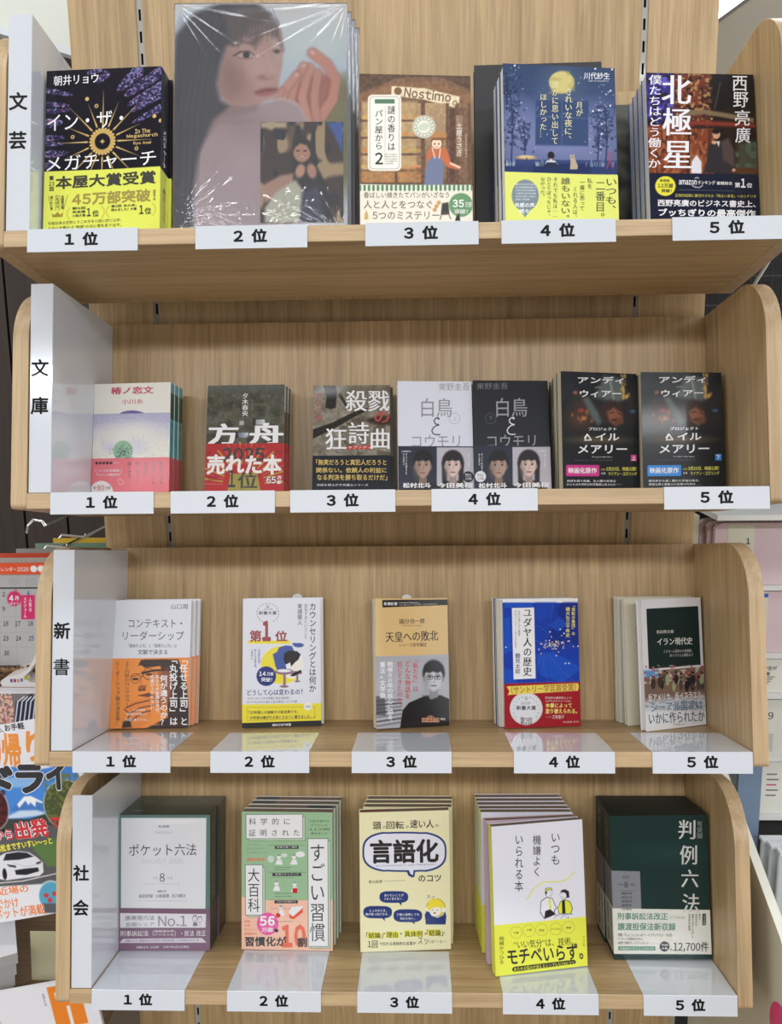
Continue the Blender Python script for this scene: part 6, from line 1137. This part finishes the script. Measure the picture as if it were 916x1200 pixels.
def c2(L): return [(x/5.457, 980+y/5.457) for x, y in L]
a.poly(c2([(-30, 230), (-20, 150), (20, 110), (70, 82), (150, 72), (215, 80), (260, 110), (300, 150), (300, 215), (270, 240), (100, 262), (60, 268), (-30, 250)]), (216, 216, 222), .6); a.poly(c2([(50, 135), (70, 90), (150, 78), (205, 84), (245, 110), (150, 130)]), (40, 42, 48), .6)
a.poly(c2([(118, 200), (180, 190), (268, 182), (272, 208), (190, 232), (124, 230)]), (40, 40, 44), .5); a.poly(c2([(70, 160), (125, 168), (130, 184), (84, 176)]), (60, 62, 70), .5); a.poly(c2([(255, 150), (288, 140), (290, 152), (262, 162)]), (60, 62, 70), .5); a.ell(52/5.457, 980+225/5.457, 2.6, 7, (34, 34, 38), .4); a.ell(-5, 980+215/5.457, 2.6, 7, (34, 34, 38), .4); a.line(c2([(110, 150), (190, 176), (280, 160)]), .8, (180, 182, 190))
a.ell(330/5.457+2, 980+380/5.457, 16, 20, (228, 228, 228), 1); a.ell(330/5.457+2, 980+380/5.457, 14.8, 18.6, (86, 160, 190), 1); a.dots([(56, 1048), (60, 1054), (66, 1046)], 3, (190, 70, 70)); a.rect(50, 1058, 80, 1070, (90, 90, 96), 1)
a.poly([(-60, 1052), (30, 1044), (52, 1060), (52, 1100), (-60, 1100)], (222, 222, 226), 1.4)
OR = (226, 138, 40); BK = (22, 22, 24)
a.text('分からの、', 1, 847, 22, 853, BK, b=.03, rot=-8); a.text('お手軽', 23, 841, 46, 849, BK, b=.03, rot=-8); a.text('日', -16, 856, 0, 890, OR, b=.04); a.text('リ', 3, 859, 17, 896, OR, b=.05); a.text('帰', 18, 852, 40, 893, OR, b=.03); a.text('り', 46, 850, 66, 886, OR, b=.03)
for st, x0, y0, x1, y1 in (('ド', -1, 890, 29, 933), ('ラ', 31, 889, 64, 924), ('イ', 66, 884, 90, 920)): a.text(st, x0-1, y0-1, x1+1, y1+1, (228, 228, 232), b=.07); a.text(st, x0, y0, x1, y1, BK, b=.055)
a.text('から', 0, 967, 24, 980, (228, 228, 232), b=.08, rot=-6); a.text('から', 0, 967, 24, 980, (196, 36, 44), b=.03, rot=-6)
a.text('出発', 25, 955, 65, 978, (228, 228, 232), b=.08, rot=-8); a.text('出発', 25, 955, 65, 978, (196, 36, 44), b=.04, rot=-8); a.text('で', 67, 952, 80, 966, (196, 36, 44), b=.04); a.text('浜松まですいすい〜っと', 1, 981, 68, 990, (232, 224, 60), b=.03, rot=-9)
for st, x0, y0, x1, y1 in (('近場の', 0, 1036, 36, 1046), ('おでかけ', -12, 1052, 23, 1064), ('スポットが満載', -16, 1062, 53, 1075)): a.text(st, x0, y0, x1, y1, (232, 230, 226), b=.07, rot=-7); a.text(st, x0, y0, x1, y1, (226, 124, 50), b=.02, rot=-7)
a.emit(c, None, 0, .06, 0, print_mat(.22, .5), lift=.16)
# platform, price card, stack, front magazine
g = thing('magazine_platform', 'brown wood grain platform under the magazines at lower left', 'shelf', at(0, 0, 0))
part(MB().box(-1300, -456, -40, 330, -1021, -1004, wood('walnut_laminate', 0, (96, 76, 56), (134, 110, 84))), 'board', g, bevel=.6)
part(MB().box(-1300, 456, -330, -45, -1445, -1229, wood('walnut_laminate_step', 0, (84, 66, 48), (118, 96, 72))), 'lower_step', g)
g = thing('card_stand', 'small cream card standing on the brown platform under the drive magazine', 'card', at(-578, 44, -1003.5) @ Matrix.Rotation(math.radians(-6), 4, 'X'))
part(MB().box(-28, 30, 0, 1.5, 0, 82, mat('cream_card', (190, 184, 150), .6)), 'card', g); part(MB().box(-28, 30, 1.5, 26, 0, 2, mat('cream_card', (190, 184, 150), .6)), 'foot', g)
for j in range(4):
    g = thing('magazine', '%s magazine in the flat stack at the lower left edge' % ('lowest', 'second lowest', 'second highest', 'topmost')[j], 'magazine', at(-772+j*4, 84, -1003.5+j*19.6, 28), 'flat stacked magazines at lower left')
    part(MB().box(-100, 100, -140, 140, 0.3, 19, mat('magazine_paper', (178, 178, 176), .5), {'top': mat('magazine_cover', (216, 216, 218), .3, .3)}), 'pages', g)
    mb = MB(); mb.box(100.02, 100.3, -130, 130, 1, 18, mat('magazine_spine_white', (206, 206, 206), .4)); s_ = part(mb, 'spine', g); V, F = layout('近場30分ドライブガイド', .02); V = V[:, :2]; lo, hi = V.min(0), V.max(0); V = (V-lo)/(hi-lo)
    m2 = MB(); m2.v = [(100.5, -120+u*150, 4+v*11) for u, v in V]; m2.f = F; m2.m = [0]*len(F); m2.mats = [INK]; part(m2, 'spine_lettering', s_)
M_ = at(-495, -105, -1226) @ Matrix.Rotation(math.radians(-4), 4, 'X') @ Matrix.Rotation(math.radians(-11), 4, 'Y')
g = thing('magazine', 'magazine with thick orange lettering 日 at the bottom left corner', 'magazine', M_ @ Matrix.Translation((0, 0, 21*S)))
c = part(MB().box(-105, 105, 0, 6, 0, 297, mat('magazine_cover', (222, 220, 222), .3, .3)), 'cover', g)
a = Art([(0, 0), (210, 0), (210, 297), (0, 297)], 210, 297, 1).fill((220, 220, 224)); a.rect(142, 5, 190, 70, (226, 128, 40)); a.rect(151, 15, 162, 28, (224, 224, 226)); a.rect(171, 15, 182, 28, (224, 224, 226)); a.rect(164, 38, 169, 70, (224, 224, 226)); a.ell(30, 60, 34, 34, (190, 160, 140), 3); a.small(132, 14, 137, 40, (60, 60, 60), 1, v=True)
a.text('車30分', 194, 4, 204, 40, (40, 40, 44), v=True, b=.02); a.emit(c, None, 0, .06, 0, print_mat(.25, .4))
# --- right: grey end panel, black wire rack, stationery shelves, cream side panel
g = thing('end_panel', 'plain grey end panel of the fixture behind at upper right', 'panel', at(0, 330, 0))
part(MB().prism([(446, 200), (446, 467), (513, 512), (551, 538), (800, 708), (1200, 980), (1200, 200)], 0, 18, 'y', mat('grey_panel', (152, 146, 130), .5)), 'panel', g)
part(MB().prism([(446, 467), (513, 512), (551, 538), (800, 708), (1200, 980), (1200, 986), (800, 714), (551, 543), (513, 517), (446, 472)], -3, 21, 'y', mat('panel_edge', (96, 92, 82), .5)), 'edge_strip', g)
g = thing('ceiling_glow_box', 'added glowing white box standing in for bright ceiling above the grey end panel', 'glow box', at(700, 900, 780))
part(MB().box(-260, 400, -60, 60, -60, 60, mat('glow_box_face', (250, 252, 255), .3, 0, 0, 3.0)), 'glow_body', g); part(MB().box(-270, 410, -70, 70, 60, 90, mat('glow_box_housing', (220, 220, 220), .5)), 'housing', g); part(MB().tube([(60, 0, 90), (60, 0, 868)], 6, mat('glow_box_housing', (220, 220, 220), .5)), 'hanger', g)  # glow added here in place of the bright white ceiling
g = thing('wire_rack', 'black wire grid rack behind the second tray at right', 'rack', at(0, 300, 0)); BW_ = mat('black_wire', (26, 27, 28), .35, .2)
for i in range(20): part(MB().tube([(462+i*17.5, 0, -360), (462+i*17.5, 0, 186)], 1.5, BW_, 6), 'upright_wire', g)
for i in range(12): part(MB().tube([(458, -2.6, -350+i*46.5), (800, -2.6, -350+i*46.5)], 1.2, mat('grey_wire', (70, 72, 74), .35, .2), 6), 'cross_wire', g)
part(MB().tube([(560, -20, 60), (600, -60, 150)], 3, CH), 'prop_rod', g); part(MB().box(456, 1200, 20, 26, -1440, 196, mat('black_backing', (34, 35, 36), .7)), 'backing_sheet', g)
g = thing('stationery_shelf', 'white shelf with stepped ledges holding pink notebooks at right', 'shelf', at(0, 0, 0)); WS = mat('white_laminate', (214, 216, 212), .35, .1)
part(MB().box(466, 1100, 62, 290, -254, -246, WS), 'top_board', g)
for z in (-362, -470, -536, -640, -740): part(MB().box(474 if z > -400 else 530, 1100, 96, 290, z-7, z, WS), 'ledge', g)
part(MB().box(448, 459, 118, 290, -1400, -256, mat('cream_post', (196, 192, 172), .5)), 'post', g)
PK = (208, 186, 190); PKM = mat('pink_notebook', PK, .3, .4); CRD = mat('paper_belly_band', (206, 204, 186), .5)
for i in range(3):
    g = thing('notebook', ('front dusty pink notebook with cream band reading 1', 'second dusty pink notebook behind the one reading 1', 'third dusty pink notebook behind the one reading 1')[i], 'notebook', at(480-i*7+80, 104+i*14, -361.6), 'pink notebooks on the upper ledge')
    pr = [(-82, 0), (80, 0), (80, 96+i), (-66, 96+i)]+[(-72+6*math.cos(math.radians(q))-4, 90+i+6*math.sin(math.radians(q))) for q in (60, 90, 120, 150)]+[(-82, 84)]
    part(MB().prism([(-82, 0), (80, 0), (80, 96+i), (-68, 96+i), (-76, 94+i), (-81, 88+i)], 0, 11, 'y', PKM), 'cover', g)
    if i == 0:
        bnd = part(MB().box(-62, -22, -.5, -.05, 0, 94, CRD), 'paper_band', g); flat_text(bnd, 'lettering', '1', -31.5, 68, 9, -.7, INK, .02); flat_text(bnd, 'lettering', 'FOR MINIMAL', -46, 61, 2.2, -.7, mat('grey_ink', (120, 120, 120), .5))
g = thing('notebook', 'dusty pink notebook on the second ledge with blue topped cream card', 'notebook', at(620, 104, -469.6)); part(MB().box(-76, 80, 0, 12, 0, 98, PKM), 'cover', g)
bnd = part(MB().box(-76, -56, -.5, -.05, 0, 96, CRD), 'paper_band', g); part(MB().box(-76, -56, -.8, -.55, 88, 94, mat('blue_strip', (40, 100, 190), .4)), 'blue_strip', bnd); flat_text(bnd, 'lettering', '予定', -67, 76, 5, -.8, INK); flat_text(bnd, 'lettering', 'が', -66, 62, 5, -.8, INK)
g = thing('planner_pack', 'cream planner pack with blue top line and handwriting style text at right', 'stationery', at(620, 104, -535.6)); f_ = part(MB().box(-64, 60, 0, 10, 0, 62, mat('planner_card', (214, 214, 204), .5)), 'card', g)
part(MB().box(-64, 60, -.4, -.05, 56, 60, mat('blue_strip', (40, 100, 190), .4)), 'blue_strip', f_)
for st, x, z, h in (('の予定が', -49, 40, 6.5), ('手帳', -52, 31, 6.5), ('リー', -57, 6, 4)): flat_text(f_, 'lettering', st, x, z, h, -.3, INK, .01)
for i in range(4): part(MB().box(-60, -38-i*3, -.3, -.05, 25-i*3.6, 26.6-i*3.6, mat('grey_ink', (120, 120, 120), .5)), 'text_line', f_)
g = thing('planner_pack', 'cream planner pack reading 9 below the blue lined pack at right', 'stationery', at(624, 104, -639.6)); f_ = part(MB().box(-64, 60, 0, 10, 0, 92, mat('planner_card_pale', (206, 206, 196), .4)), 'card', g); flat_text(f_, 'lettering', '9', -44, 66, 12, -.3, INK); flat_text(f_, 'lettering', 'SEPTEMBER', -56, 56, 2.4, -.3, mat('grey_ink', (120, 120, 120), .5))
part(MB().box(-56, -38, -.3, -.05, 6, 36, mat('grey_panel_print', (180, 182, 178), .5)), 'swatch', f_)
g = thing('planner_pack', 'cream card pack with small pink print below the pack reading 9', 'stationery', at(636, 104, -739.6)); f_ = part(MB().box(-64, 60, 0, 10, 0, 88, mat('planner_card', (214, 214, 204), .5)), 'card', g)
for i in range(5): part(MB().box(-56, -40+i % 2*3, -.3, -.05, 66-i*9, 68.5-i*9, mat('print_ink', (190, 90, 120) if i == 2 else (120, 120, 120), .5)), 'text_line', f_)
g = thing('blue_divider', 'blue grey divider strip beside the cream side panel at right', 'divider', at(548, 84, -1100)); part(MB().box(-20, 16, 0, 8, 0, 470, mat('blue_grey', (112, 132, 156), .5)), 'strip', g)
PLF = mat('clear_pouch', (200, 206, 212), .15, .5)
for i in range(3):
    g = thing('clear_pouch', ('nearest', 'middle', 'farthest')[i]+' clear plastic pouch beside the cream side panel', 'pouch', at(606-i*3, 72, -1016+i*4), 'clear plastic pouches at right'); part(MB().box(-40, 60, -60+i*24, -52+i*24, 0, 260-i*8, PLF), 'pouch', g, bevel=3)
    part(MB().box(-40, 60, -63+i*24, -49+i*24, 260.5-i*8, 266-i*8, mat('pouch_seal', (222, 226, 230), .3)), 'seal', g)
g = thing('side_panel_board', 'cream side panel with white sloping front edge right of the lowest tray', 'panel', at(0, 0, 0)); CRM = mat('cream_laminate', (196, 190, 166), .45, .1)
pr = [(110, -600), (53, -622), (-197, -739), (-330, -830), (-330, -1440), (110, -1440)]
part(MB().prism(pr, 478, 490, 'x', CRM, mat('cream_edge', (226, 226, 212), .4)), 'board', g); part(MB().tube([(-50, -1008), (-150, -1090)] and [(477, -60, -985), (477, -150, -1050)], 3, mat('dark_gap', (40, 36, 30), .6)), 'joint', g)
pn = [(-300+34*math.cos(i*PI/12), -905+34*math.sin(i*PI/12)) for i in range(24)]
part(MB().prism([(y+82, z+50) for y, z in pn], 477.4, 477.9, 'x', mat('pink_sticker', (212, 60, 110), .4)), 'round_sticker', g)
COL.objects.unlink(_fo)
